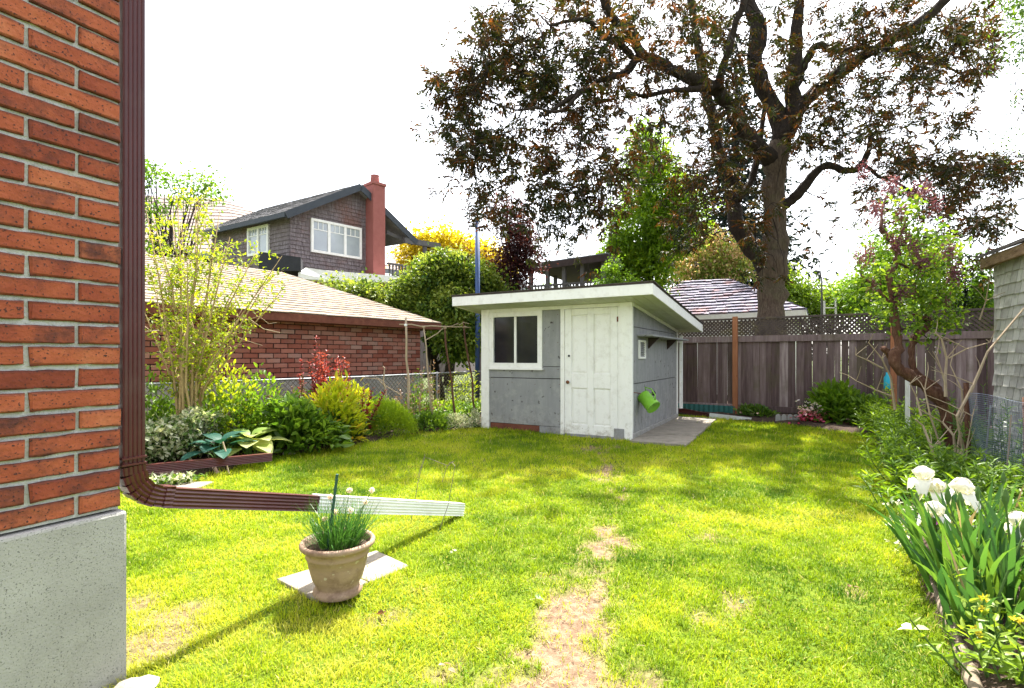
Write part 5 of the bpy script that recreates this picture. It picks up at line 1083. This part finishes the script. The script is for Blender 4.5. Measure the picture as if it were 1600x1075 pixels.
bush('feathery_mound', 'rounded feathery lime green mound at the bed edge', 'bush', at(602, 8.25, .03), .50, .50, 9000, L['feather'], .06, .14, up=.6, oval=False, hollow=.6, lump=.15)
bush('low_plant', 'low dark leafy plant right of the feathery mound', 'plant', at(675, 8.75, .03), .34, .26, 700, L['midgreen'], .07, .45)
bush('low_plant', 'pale grey green mound by the left corner of the shed', 'plant', at(712, 8.95, .03), .26, .22, 900, L['varieg'], .045, .35)
bush('low_plant', 'low pale tuft touching the left corner post of the shed', 'plant', at(742, 9.1, .03), .12, .28, 300, L['varieg'], .05, .35)
for px, Y, h, lb, lm in ((645, 9.0, 1.0, 'dried brown stalks between the bean poles, left', 'drybrown'), (675, 9.2, 1.1, 'dried brown stalks between the bean poles, middle', 'drybrown'), (618, 8.9, .62, 'rusty red stalks behind the feathery mound', 'drybrown'), (655, 9.4, .95, 'green stalks mixed into the dried ones behind the bean poles', 'midgreen')):
    herb('tall_herb', lb, 'plant', at(px, Y), 9, .2, h, 16, L[lm], .08, .35, .2, sm=M['twig'] if lm == 'drybrown' else None)
for i, px in enumerate((700, 722, 742)): herb('tall_herb', ['leafy yellow green stalks behind the bean poles, left of three', 'leafy yellow green stalks behind the bean poles, middle of three', 'leafy yellow green stalks behind the bean poles, next to the shed'][i], 'plant', at(px, 10.4), 12, .26, .92, 16, L['limeleaf'], .13, .2)
bush('low_plant', 'light green growth behind the bean poles at the wire fence', 'plant', at(690, 9.9), .5, .45, 1100, L['hedge'], .07, .4)
# bean pole trellis
T = thing('bean_trellis', 'rough trellis of thin branches tied to a crossbar left of the shed', 'trellis', at(690, 8.9)); Yt = 8.9
def rough(p, q, r, k=6, w_=.012): 
    u = np.linspace(0, 1, k)[:, None]; pts = np.asarray(p)*(1-u)+np.asarray(q)*u; pts[1:-1] += rng.normal(size=(k-2, 3))*w_; return pts
for (a, b, r, m) in (((634, 496, 8.6), (639, 650, 8.6), .022, 'twig'), ((662, 512, 8.8), (676, 645, 8.8), .015, 'twig'), ((695, 508, 9.0), (712, 650, 9.0), .020, 'barkred'), ((724, 502, 9.2), (744, 645, 9.2), .018, 'barkred')):
    MB().tube(rough(P(*a), P(*b)-UP*.1, r), np.linspace(r*.8, r, 6), 7).build('pole', M[m], T, smooth=True)
MB().tube(rough(P(624, 507, 8.6), P(736, 512, 9.2), .012, 8, .01), .012, 6).build('crossbar', M['twig'], T, smooth=True)
MB().tube(rough(P(664, 532, 8.8), P(694, 512, 9.0), .01), .009, 5).build('brace', M['twig'], T); MB().tube(rough(P(700, 510, 9.0), P(733, 506, 9.1), .01, 6, .02), .007, 5).build('brace', M['twig'], T)
for px, py, Y in ((634, 508, 8.6), (662, 511, 8.8), (696, 512, 9.0), (727, 511, 9.2)): MB().lathe([(.02, -.02), (.026, -.01), (.026, .01), (.02, .02)], 8, P(px, py, Y)).build('tie', M['whitemetal'] if px == 634 else M['twig'], T)
T = thing('dead_sapling', 'bare forked grey stick standing behind the feathery mound', 'branch', at(604, 8.5)); m_ = MB()
for pl, r in (([(604, 670), (603, 610), (599, 596), (601, 575), (598, 572)], .016), ([(603, 605), (590, 592), (565, 590)], .008), ([(603, 603), (616, 611), (628, 618)], .008), ([(600, 596), (585, 588)], .005)): m_.tube([P(x, y, 8.5) for x, y in pl], np.linspace(r, r*.6, len(pl)), 6)
m_.build('branch', M['twig'], T)
# small stakes, twisted stake near the hosta
T = thing('twisted_stake', 'thin twisted stick stuck in the ground in front of the lying downspout length', 'stake', P(352, 690, 5.7)*A(1, 1, 0))
MB().tube([P(348, 690, 5.6), P(351, 700, 5.6), P(355, 712, 5.6), P(353, 722, 5.6), P(358, 742, 5.6), P(361, 752, 5.6)], .008, 6).build('stick', M['twig'], T)
# rocks edging the left bed
k_ = 0
rk = [(452, 712, .10, 'grey brown stone under the broad leaved bush'), (505, 699, .09, 'tan upright stone at the foot of the dark bush'), (528, 697, .08, 'small stone right of the tan upright one'), (556, 690, .09, 'grey stone left of the pale edging stones'), (573, 688, .11, 'palest of the edging stones before the feathery mound'), (590, 686, .08, 'flat stone right of the palest edging stone'), (612, 683, .09, 'brown stone below the middle of the feathery mound'), (634, 679, .10, 'rounded stone below the right end of the feathery mound'), (660, 675, .09, 'stone between the feathery mound and the low dark plant'), (690, 672, .10, 'grey stone in front of the low dark plant'), (718, 670, .10, 'stone in front of the pale grey green mound'), (738, 668, .09, 'stone beside the left corner post of the shed')]
def rock(c, s, label, name='edging_stone', group='stones edging the left bed', m='stone', flat=.6):
    import bmesh
    bm = bmesh.new(); bmesh.ops.create_icosphere(bm, subdivisions=2, radius=1); ph = rng.random(3)*6
    for v in bm.verts:
        q = v.co; k = 1+.18*math.sin(q.x*3+ph[0])+.16*math.sin(q.y*3.6+ph[1])+.14*math.sin(q.z*4+ph[2]); v.co = q*k
    R_ = rng.uniform(.8, 1.3)
    for v in bm.verts: v.co.x *= s*R_; v.co.y *= s; v.co.z *= s*flat
    me = bpy.data.meshes.new(name); bm.to_mesh(me); bm.free(); me.materials.append(M[m]); o = bpy.data.objects.new(name, me); C.objects.link(o); OFF[o.name] = np.zeros(3)
    o.location = [float(x) for x in c]; o.rotation_euler = (0, 0, rng.random()*6); tag(o, label, 'stone', group); return o
for px, py, s, lb in rk: rock(G(px, py-1)+UP*s*.2, s*.75, lb)
rock(G(228, 1078)+UP*.02, .045, 'pale stone at the foot of the near house base', 'loose_stone', None, 'stone', .5)
rock(G(196, 1090)+UP*.02, .06, 'whitish stone right under the near house corner', 'loose_stone', None, 'slab', .5)
# ------------------------------------------------------------------ chive pot
pc = G(528, 925, .028); pc[2] = .03; PT = thing('flower_pot', 'round clay coloured pot of chives on a slab', 'pot', pc)
prof = [(0, 0), (.120, 0), (.126, .012), (.122, .026), (.108, .036), (.107, .044), (.128, .085), (.146, .15), (.154, .20), (.161, .203), (.158, .212), (.166, .24), (.182, .246), (.190, .256), (.191, .268), (.184, .277), (.172, .277), (.165, .262), (.158, .235), (0, .232)]
MB().lathe(prof[1:-1], 48, pc).build('pot_body', M['terracotta'], PT, smooth=True)
MB().lathe([(.160, .236), (.10, .243), (.04, .246), (.0, .247)], 30, pc).build('soil', M['soil'], PT, smooth=True)
CH = thing('chive_plant', 'tuft of thin chive leaves with pale pink flower heads in the clay pot', 'plant', pc+UP*.24); lv = Leaves()
n = 430; a = rng.random(n)*6.28; r_ = .095*np.sqrt(rng.random(n)); bpt = pc+np.stack([r_*np.cos(a)+.01, r_*np.sin(a), np.full(n, .24)], 1); dr = nrm(np.stack([np.cos(a)*r_*6+.20+rng.normal(size=n)*.2, np.sin(a)*r_*6+rng.normal(size=n)*.2, np.full(n, 1.15)], 1))
lv.blade(bpt, dr, .17+.15*rng.random(n), .0042, rng.random(n), bend=.25+.5*rng.random(n))
n = 60; a = 2.2+rng.normal(size=n)*.7; bpt = pc+np.stack([-.06+.03*rng.normal(size=n), .03*rng.normal(size=n), np.full(n, .24)], 1); dr = nrm(np.stack([-.5+.5*np.cos(a), .3*np.sin(a), np.full(n, .7)], 1)); lv.blade(bpt, dr, .2+.14*rng.random(n), .003, .3+.7*rng.random(n), bend=.9)
lv.build('leaf_blades', L['chive'], CH)
for px, py in ((546, 766), (581, 766), (571, 784), (548, 797), (516, 776), (508, 811), (524, 800)):
    e = P(px, py, 2.72+rng.normal()*.05); b0 = pc+A((e[0]-pc[0])*.3, 0, .25); MB().tube([b0, (b0+e)/2+A(0, 0, .02), e], .0018, 4, False).build('flower_stalk', M['stem'], CH)
    lf = Leaves(); n = 60; q = rdir(n); lf.diamond(e+q*.004, q, .014, .007, .75+.25*rng.random(n)); lf.build('flower_head', L['pink'], CH)
T = thing('plant_stake', 'dark green garden stake leaning in the chive pot', 'stake', P(510, 868, 2.66)); MB().tube([P(508, 880, 2.66), P(518, 812, 2.66), P(527, 741, 2.66)], .0075, 8).build('stake', M['stakegreen'], T)
for k in range(9): u = k/9+.05; q = P(508, 880, 2.66)*(1-u)+P(527, 741, 2.66)*u; MB().lathe([(.008, -.004), (.0098, 0), (.008, .004)], 8, q).build('stake_ring', M['stakegreen'], T)
# wire plant hoops by the downspout end
T = thing('wire_hoop', 'thin wire plant support hoops near the white downspout end', 'plant support', G(690, 838)); m_ = MB(); m_.tube([P(640, 826, 3.9), P(655, 745, 3.95), P(664, 714, 4.0), P(680, 720, 4.0), P(700, 728, 3.95), P(706, 722, 3.9), P(711, 728, 3.85), P(700, 790, 3.75), P(683, 838, 3.66)], .0022, 5)
m_.tube([P(691, 753, 3.95), P(697, 732, 3.95), P(703, 723, 3.9), P(709, 721, 3.88)], .0022, 5); m_.tube([P(652, 747, 3.95), P(661, 720, 4.0), P(664, 710, 4.0)], .0022, 5); m_.build('wire', M['wirerust'], T)
# ------------------------------------------------------------------ back of the garden
WP = MB(); pa = P(1060, 640, 11.0); pb = P(1113, 650, 10.5); pe = P(1174, 657, 10.1)
T = thing('ground_downspout', 'brown and white downspout lying on the ground along the fence foot behind the shed', 'downspout', pb*A(1, 1, 0))
ribbed(MB(), [pa, pb], [UP, UP], .085, .07).build('pipe', M['brown'], T); ribbed(MB(), [pb-.05*unit(pe-pb), pe], [UP, UP], .10, .085).build('pipe', M['whitemetal'], T)
T = thing('shed_downpipe', 'narrow pipe running down the rear corner of the shed to the ground', 'downspout', SC+D*(SL+.1)); ribbed(MB(), [SC+D*(SL+.08)-F*.07+UP*1.7, SC+D*(SL+.08)-F*.07+UP*.2], [D, D], .07, .055).build('pipe', M['whitemetal'], T)
# scalloped white edging
ea = G(1211, 661); eb = G(1258, 662); n_s = 5; T = thing('scalloped_edging', 'low white scalloped edging left of the pink and white flowers', 'edging', ea)
for i in range(n_s):
    u0, u1 = i/n_s, (i+1)/n_s; a_p, b_p = lerp(ea, eb, u0+.01), lerp(ea, eb, u1-.01); pts = [a_p, b_p]+[lerp(a_p, b_p, .5+.5*math.cos(t_))+UP*(.12+.05*math.sin(t_)) for t_ in np.linspace(0, math.pi, 8)]
    MB().prism(pts, A(.02, .035, 0)).build('scallop', M['slab'] if False else M['conc'], T)
fpz = G(1271, 664); T = thing('bedding_flowers', 'bunch of pink and white bedding flowers before the fence', 'flower', fpz); lv = Leaves(); n = 500; q = fpz+A(0, 0, .17)+rng.normal(size=(n, 3))*A(.12, .10, .10); q[:, 2] = np.maximum(q[:, 2], .02); lv.oval(q, nrm(rdir(n)+UP*.4), .05, .025, rng.random(n)*.6); lv.build('foliage', L['dark'], T)
n = 520; q = fpz+A(0, -.03, .20)+rng.normal(size=(n, 3))*A(.13, .09, .10); lf = Leaves(); tt = np.clip((q[:, 2]-.05)/.32+.3*(rng.random(n)-.5), 0, 1); lf.oval(q, nrm(rdir(n)+UP*.3-A(0, .5, 0)), .055, .045, tt); lf.build('flower', L['pink'], T)['kind'] = 'stuff'
bush('leafy_bush', 'fresh green leafy bush against the fence right of the bedding flowers', 'bush', at(1305, 9.55), .42, .66, 900, L['brightgreen'], .15, .42, up=.35, hollow=.45)
bush('leafy_bush', 'darker green leafy bush right of the fresh green one at the fence', 'bush', at(1348, 9.2), .38, .52, 800, L['midgreen'], .12, .42, up=.2, hollow=.45)
bush('low_plant', 'sparse dark foliage at the fence foot beside the pipe', 'plant', at(1190, 10.4), .3, .2, 260, L['dark'], .09, .4); bush('low_plant', 'sparse dark foliage between the pipe end and the orange post', 'plant', at(1168, 10.6), .2, .2, 160, L['dark'], .09, .4)
rock(G(1325, 667)+UP*.0, .28, 'low heap of reddish mulch below the green bushes at the fence', 'mulch_heap', None, 'mulch', .28)['category'] = 'mulch'
T = thing('plastic_bottle', 'turquoise plastic bottle hung near the right orange post', 'bottle', P(1386, 605, 9.2)); MB().lathe([(0, 0), (.045, 0), (.05, .02), (.05, .2), (.02, .26), (.02, .3), (0, .3)], 14, P(1386, 608, 9.2)).build('bottle_body', M['turq'], T, smooth=True)
T = thing('white_stake', 'white plastic stake standing behind the lilac stem', 'stake', P(1418, 640, 7.6)*A(1, 1, 0)); MB().tube([P(1418, 700, 7.6)*A(1, 1, 0), P(1418, 590, 7.6)], .03, 8).build('stake', M['whitemetal'], T)
# ------------------------------------------------------------------ lilac
lb_ = at(1492, 5.7); LT = thing('lilac_tree', 'gnarled old lilac with a twisted trunk and faded purple flowers', 'tree', lb_)
def lm_(pts, Y0, Y1): return limb(pts, Y0, Y1, .74)
lsk = [lm_([(1498, 745, 16), (1490, 700, 15), (1484, 655, 15), (1474, 632, 13), (1452, 608, 12), (1425, 590, 11), (1403, 575, 10.5), (1396, 558, 11), (1403, 540, 8.5), (1401, 515, 8), (1396, 480, 7.5), (1393, 450, 6.5), (1389, 430, 6), (1400, 412, 6), (1402, 395, 6), (1392, 375, 5.5), (1377, 359, 4.5)], 5.7, 6.0),
 lm_([(1396, 562, 7), (1388, 552, 6.5), (1380, 543, 6)], 5.9, 5.9), lm_([(1480, 640, 11), (1462, 606, 9), (1440, 590, 7), (1428, 575, 6), (1424, 550, 6), (1430, 528, 7), (1448, 512, 7.5), (1449, 500, 6.5), (1438, 494, 4), (1425, 490, 3)], 5.8, 6.2),
 lm_([(1401, 395, 4), (1406, 370, 3), (1414, 350, 2)], 6.0, 6.1), lm_([(1398, 405, 3.5), (1425, 420, 2.6), (1455, 400, 2)], 6, 6.4), lm_([(1430, 528, 3), (1450, 480, 3), (1475, 450, 2.5), (1488, 420, 2)], 6.1, 6.3), lm_([(1396, 480, 3), (1370, 450, 2.4), (1345, 430, 2)], 5.9, 6.1), lm_([(1377, 359, 3.5), (1378, 330, 2.5), (1388, 300, 1.6)], 6.0, 6.2)]
m_ = MB()
for p, r in lsk:
    p = p+rng.normal(size=p.shape)*r[:, None]*.12; m_.tube(p, r*(1+.12*rng.normal(size=len(r))), 10)
m_.build('trunk', M['barkred'], LT, smooth=True)
LE = [(1400, 320, 50, 25, .35), (1385, 375, 40, 30, .4), (1440, 350, 45, 40, .8), (1460, 390, 45, 30, 1), (1420, 420, 60, 30, 1.2), (1370, 440, 38, 30, .8), (1470, 440, 40, 35, 1.2), (1410, 470, 45, 30, 1.1), (1460, 490, 40, 28, .9), (1380, 485, 25, 20, .6), (1440, 530, 35, 25, .5)]
wt = np.array([e[4] for e in LE]); kk = rng.choice(len(LE), 112, p=wt/wt.sum()); la = []
for i in kk:
    cx, cy, rx, ry, _ = LE[i]; a = rng.random()*6.28; q = math.sqrt(rng.random()); la.append(P(cx+rx*q*math.cos(a), cy+ry*q*math.sin(a), 6.1+rng.normal()*.28))
la = np.array(la); lbr = grown_tree([(p[::2], r[::2]) for p, r in lsk], la, step=.14, rtip=.0025, droop=.05); m_ = MB(); lv = Leaves()
for pts, rr in lbr:
    m_.tube(pts, np.minimum(rr, .009), 4, False); n = 24; q = pts[rng.integers(len(pts)//2, len(pts), n)]+rng.normal(size=(n, 3))*.065; lv.oval(q, nrm(rdir(n)+UP*.1), .062*(.6+.7*rng.random(n)), .036, np.clip(rng.random(n), 0, 1))
m_.build('branch', M['barkdark'], LT, smooth=True)['kind'] = 'stuff'; lv.build('crown', L['lilac'], LT)
for (px, py) in [(1385, 293), (1396, 290), (1350, 268), (1395, 303), (1365, 325), (1372, 333), (1408, 337), (1428, 301), (1441, 293), (1447, 302), (1463, 322), (1398, 380), (1412, 372), (1425, 385), (1430, 398), (1438, 410), (1449, 408), (1482, 392), (1440, 415), (1363, 445), (1410, 455), (1424, 452), (1402, 468), (1490, 425), (1495, 430), (1478, 470), (1480, 400), (1358, 397), (1345, 400)]:
    e = P(px, py, 5.85+rng.normal()*.15); n = 130; q = e+rng.normal(size=(n, 3))*A(.034, .034, .055); lf = Leaves(); lf.diamond(q, rdir(n), .026, .02, np.clip(rng.random(n)*.6+.3*rng.random(), 0, 1)); lf.build('flower', L['lilacflower'], LT)['kind'] = 'stuff'
# bare suckers and whips around the lilac
T = thing('bare_whips', 'bunch of bare pale whips sprouting round the lilac trunk', 'branch', at(1505, 5.4)); m_ = MB()
for pl, r, Y in (([(1500, 775), (1495, 740), (1500, 700), (1497, 650), (1520, 600), (1545, 550), (1600, 480)], 4, 5.2), ([(1490, 760), (1495, 700), (1490, 680), (1470, 660), (1440, 640)], 3, 5.3), ([(1505, 760), (1497, 720), (1500, 680), (1495, 665), (1530, 580)], 3, 5.4), ([(1463, 740), (1455, 700), (1440, 665), (1430, 655)], 3, 5.0), ([(1478, 620), (1478, 590), (1480, 560), (1472, 530), (1462, 520)], 3, 5.6), ([(1478, 600), (1470, 580), (1460, 555)], 2, 5.6), ([(1400, 640), (1390, 590), (1376, 560), (1358, 535)], 2.4, 6.2), ([(1396, 620), (1370, 610), (1340, 595)], 2, 6.2), ([(1380, 575), (1350, 562), (1335, 555)], 1.8, 6.2), ([(1440, 650), (1430, 620), (1424, 600)], 2, 5.5), ([(1500, 700), (1505, 640), (1500, 610), (1485, 570)], 2.2, 5.4), ([(1470, 700), (1452, 650), (1446, 610), (1452, 590)], 2, 5.4), ([(1510, 770), (1512, 700), (1520, 650)], 2, 5.1), ([(1480, 560), (1510, 545), (1545, 535), (1540, 530)], 1.6, 5.6), ([(1535, 500), (1540, 470), (1548, 420)], 1.5, 5.9)):
    m_ = MB(); pts = np.array([P(x+rng.normal()*2, y, Y+rng.normal()*.03) for x, y in pl]); m_.tube(pts, np.linspace(r, r*.4, len(pl))/FPX*Y*.8, 5)
    for j in range(3):
        i = rng.integers(1, len(pts)); q = pts[i]+A(rng.normal()*.15, rng.normal()*.1, .08+.15*rng.random()); m_.tube([pts[i], (pts[i]+q)/2+A(.01, 0, .01), q], [.005, .004, .002], 4, False)
    m_.build('whip', M['twig'], T)
# ------------------------------------------------------------------ right bed planting
herbs = [(1392, 7.3, .55, 'leafy green stalks left of the lilac at the bed corner'), (1420, 6.6, .62, 'leafy green stalks directly left of the lilac trunk'), (1405, 5.9, .48, 'leafy stalks at the lawn edge below the lilac, nearest the lawn'), (1450, 5.7, .55, 'leafy stalks in front of the lilac trunk base'), (1440, 5.0, .42, 'leafy stalks behind the left white iris bloom'), (1410, 5.0, .35, 'low leafy stalks spilling on the lawn left of the white irises'),
         (1400, 4.3, .28, 'lowest leafy stalks at the lawn edge just before the irises'), (1470, 4.4, .36, 'leafy stalks behind the right white iris bloom'), (1520, 4.6, .42, 'leafy stalks at the wire netting foot'), (1560, 4.3, .40, 'leafy stalks between the netting and the frame edge'), (1375, 8.2, .5, 'light green stalks near the right orange post'), (1395, 7.9, .75, 'tall light green stalks under the turquoise bottle')]
for i, (px, Y, h, lb) in enumerate(herbs):
    herb('tall_herb', lb, 'plant', at(px, Y), 15, .24, h, 22, L['lightgreen' if i in (0, 1, 2, 5, 6, 10, 11) else 'midgreen'], .13, .20, .3)
cover('ground_cover', 'mixed low green growth covering the right bed', [G(1372, 700), at(1400, 5.4), at(1425, 4.2), at(1450, 3.2), at(1500, 2.6), at(1640, 2.6), at(1600, 5.5), at(1540, 7.6), at(1400, 9), at(1365, 8.6)], 9000, .08, .34, L['midgreen'], .075, .35, 33)
for i in range(3): herb('tall_herb', ['blue green weeds seen through the netting, left', 'blue green weeds seen through the netting, middle', 'blue green weeds seen through the netting, right'][i], 'plant', at(1540+28*i, 5.3-.2*i), 12, .25, .85, 18, L['dark'], .09, .25)
# wire netting with stakes
NTa = at(1508, 5.3, 0); NTb = at(1625, 4.1, 0); T = thing('wire_netting', 'sagging blue grey netting fence on wooden stakes before the shingled shed', 'fence', NTa); nd = unit(NTb-NTa); nl_ = np.linalg.norm(NTb-NTa); m_ = MB(); nn_ = A(-nd[1], nd[0], 0)
def nw_(s, z): return NTa+nd*s+UP*(z*(1-.03*s)+.012*math.sin(s*7+z*5))+nn_*(.035*math.sin(s*5.5+z*3))
for z in np.arange(.02, .93, .019): m_.tube([nw_(s, z) for s in np.linspace(0, nl_, 26)], .0016, 3, False)
for s in np.arange(0, nl_, .022): m_.tube([nw_(s, z) for z in np.linspace(.02, .92, 9)], .0011, 3, False)
m_.build('netting', M['netting'], T)['kind'] = 'stuff'
for px, Y, z, r in ((1511, 5.28, 1.0, .028), (1606, 4.4, .92, .035)): b0 = at(px, Y, 0); MB().tube([b0-UP*.1, b0+A(.01, 0, z*.5), b0+A(-.01, 0, z)], [r, r*.95, r*.8], 8).build('stake', M['barkred'], T, smooth=True)
MB().tube([at(1535, 5.0, 0), at(1548, 5.0, .8)], .008, 5).build('stake', M['galv'], T); MB().tube([at(1570, 4.6, 0), at(1580, 4.6, .75)], .007, 5).build('stake', M['twig'], T)
# irises: each long leaf is an object
def iris(label, c, nl, h, blooms, spread=.14, lean=A(-.25, -.1, 0), buds=0):
    t = thing('iris_plant', label, 'iris', c)
    for i in range(nl):
        a = rng.random()*6.28; rr = spread*math.sqrt(rng.random()); b0 = c+A(math.cos(a)*rr, math.sin(a)*rr, 0); S_ = h*rng.uniform(.6, 1.1); W_2 = rng.uniform(.020, .034)
        dr = unit(UP+lean*rng.uniform(.2, 1.6)+A(math.cos(a), math.sin(a), 0)*rng.uniform(.05, .35)); sd_ = unit(A(math.cos(a*2.3), math.sin(a*2.3)*.5, 0)); bn = unit(A(dr[0], dr[1], 0)+rng.normal(size=3)*A(.3, .3, 0)); bend = rng.uniform(.02, .30)*(2.2 if rng.random() < .1 else 1)
        V = []; k = 7
        for j in range(k):
            u = j/(k-1); p = b0+dr*S_*u*(1-.18*bend*u)+bn*S_*bend*u**2.4-UP*S_*bend*.5*u**3; w_ = W_2*(.8+.4*u*(1-u)*2 if u < .7 else 1.0*(1-u)/.3)*.5+.0005; V += [p-sd_*w_, p+bn*.002, p+sd_*w_]
        Q = [(j*3+q, j*3+q+1, (j+1)*3+q+1, (j+1)*3+q) for j in range(k-1) for q in (0, 1)]
        npmesh('leaf', np.array(V), [Q], L['hay'] if rng.random() < .05 else L['iris'], t, True, tint=np.full(len(V), rng.random()))
    for (e, big, vio) in blooms:
        b0 = c+A(rng.normal()*.03, rng.normal()*.03, 0); MB().tube([b0, (b0+e)/2+A(.01, 0, .02), e-UP*.02], [.006, .005, .004], 6).build('stem', M['stem'], t)
        fl = MB().lathe([(.004, -.05), (.010, -.03), (.008, 0), (0, .005)], 8, e).build('flower', M['stem'], t)
        ph = rng.random()*6
        for j in range(6):
            a = ph+j*math.pi/3; up_ = j % 2 == 0; d0 = A(math.cos(a), math.sin(a), 0); V = []; kx, ky = 9, 7; 
            for ii in range(kx):
                u = ii/(kx-1)
                if up_: cpt = e+d0*big*(.50*math.sin(u*3.0))+UP*big*1.05*u; wd2 = big*.95*math.sin(math.pi*(.10+.82*u)); nv = d0
                else: cpt = e+d0*big*(.95*u)+UP*big*(.30*math.sin(u*2.2)-.95*u**2.6); wd2 = big*1.05*math.sin(math.pi*(.08+.80*u)); nv = UP
                s2 = unit(np.cross(d0, UP))
                for jj in range(ky):
                    v_ = jj/(ky-1)-.5; rf_ = .22*big*math.sin(v_*14+ii*1.3+ph)*abs(v_)*2*u; V.append(cpt+s2*wd2*v_+nv*(rf_-(-.25 if up_ else .22)*wd2*v_*v_*-1.6))
            Q = [(ii*ky+jj, ii*ky+jj+1, (ii+1)*ky+jj+1, (ii+1)*ky+jj) for ii in range(kx-1) for jj in range(ky-1)]
            o = npmesh('petal', np.array(V), [Q], L['violet'] if (vio and not up_ and j == 1) else L['whitepetal'], fl, True, tint=np.full(len(V), rng.random()))
    for _ in range(buds):
        e = c+A(rng.normal()*spread, rng.normal()*spread*.6, h*rng.uniform(.8, 1.0)); MB().tube([c, (c+e)/2+UP*.02, e], [.006, .005, .004], 6).build('stem', M['stem'], t); MB().lathe([(.005, -.02), (.013, .01), (.014, .03), (.006, .06), (0, .07)], 8, e).build('bud', M['stem'], t)
iris('iris with the leftmost large white bloom beside the lawn', at(1452, 3.55, .03), 9, .48, [(P(1443, 752, 3.35), .095, False), (P(1462, 772, 3.3), .095, False)], .10)
iris('iris with the large round white bloom in front of the netting', at(1500, 3.4, .03), 10, .48, [(P(1504, 774, 3.1), .10, False)], .12)
iris('iris with a white and violet bloom between the two large white ones', at(1468, 3.0, .03), 12, .42, [(P(1460, 808, 2.9), .085, True)], .12, buds=1)
iris('iris with a white and violet bloom cut by the right edge', at(1580, 2.9, .03), 16, .50, [(P(1592, 826, 2.7), .085, True)], .14, buds=1)
iris('clump of broad iris leaves leaning over the lawn edge, no open bloom', at(1500, 2.8, .03), 38, .50, [], .15, A(-.26, -.05, 0))
iris('densest clump of upright iris leaves right of the leaning clump', at(1535, 2.55, .03), 52, .56, [], .20, A(-.12, -.05, 0), 2)
iris('clump of iris leaves nearest the camera in front of the others', at(1540, 2.3, .03), 36, .46, [], .15, A(-.20, .0, 0), 1)
iris('clump of iris leaves at the right edge behind the yellow flowers', at(1590, 2.45, .03), 44, .58, [], .20, A(.0, -.05, 0), 2)
iris('loose iris leaves bending towards the netting', at(1555, 3.3, .03), 26, .50, [], .20, A(.15, 0, 0), 1)
# small white flowers left of the irises
T = thing('white_bellflower', 'small white flowers nodding over the lawn left of the irises', 'flower', at(1412, 3.7, .03)); lf = Leaves(); m_ = MB()
for k in range(34):
    e = P(1415+rng.normal()*16, 835+rng.normal()*26, 3.35+rng.normal()*.15); b0 = at(1430, 3.55, .03); m_.tube([b0, (b0+e)/2+UP*.03, e], .002, 3, False); n = 9; lf.diamond(np.repeat(e[None], n, 0)+rng.normal(size=(n, 3))*.008, nrm(rdir(n)-UP*.2), .022, .014, rng.random(n))
m_.build('stem', M['stem'], T); lf.build('flower', L['whitepetal'], T)['kind'] = 'stuff'
herb('yellow_loosestrife', 'leafy plant with small yellow flowers in the bottom right corner', 'plant', at(1590, 2.05, .03), 14, .20, .34, 16, L['hedge'], .07, .35, .3, flower=(L['yellowfl'], .02, .25)); herb('yellow_loosestrife', 'lower leafy plant with few yellow flowers beside the log edging', 'plant', at(1548, 2.0, .03), 9, .12, .24, 12, L['hedge'], .06, .35, .3, flower=(L['yellowfl'], .03, .4))
# log edging
def log(label, p, q, r):
    t = thing('edging_log', label, 'log', p, 'logs edging the right bed'); pts = rough(p+UP*r*.7, q+UP*r*.7, r, 9, .006); MB().tube(pts, r*(1+.08*rng.normal(size=9)), 12).build('bark', M['log'], t, smooth=True); e_ = unit(q-p); MB().lathe([(r*.8, -.004), (r*.78, .004), (0, .005)], 12, pts[0]-e_*.002, -e_).build('cut_face', M['twig'], t)
log('lighter edging log cut by the bottom of the picture', G(1535, 1110), G(1500, 1020), .026); log('longer peeling edging log under the iris leaves', G(1497, 1012), G(1452, 905), .020); log('edging log farthest along the lawn edge, half hidden', G(1448, 895), G(1420, 825), .017)
# fallen leaves and scraps on the lawn
lf = Leaves()
for i, (px, py, s, m) in enumerate([(598, 966, .04, 'drybrown'), (686, 1052, .035, 'drybrown'), (706, 868, .022, 'whitepetal'), (845, 945, .04, 'varieg'), (1420, 992, .06, 'whitepetal'), (1330, 925, .03, 'drybrown'), (1160, 948, .03, 'varieg'), (975, 770, .03, 'drybrown')]):
    g = G(px, py)+UP*.03; lf = Leaves(); n = 3; lf.oval(np.repeat(g[None], n, 0)+rng.normal(size=(n, 3))*A(.012, .012, .003), nrm(rdir(n)*A(1, 1, .15)), s, s*.6, rng.random(n)); o = lf.build('fallen_leaf', L[m]); tag(o, ['curled brown leaf on the grass below the chive pot', 'brown leaf scrap on the grass near the bottom centre', 'tiny white petal on the grass right of the slab', 'pale scrap at the left side of the worn patch', 'white papery scrap on the lawn left of the edging logs', 'brown scrap on the lawn left of the iris clump', 'pale scrap on the lawn right of the worn patch', 'brown scrap on the worn path towards the shed'][i], 'leaf')
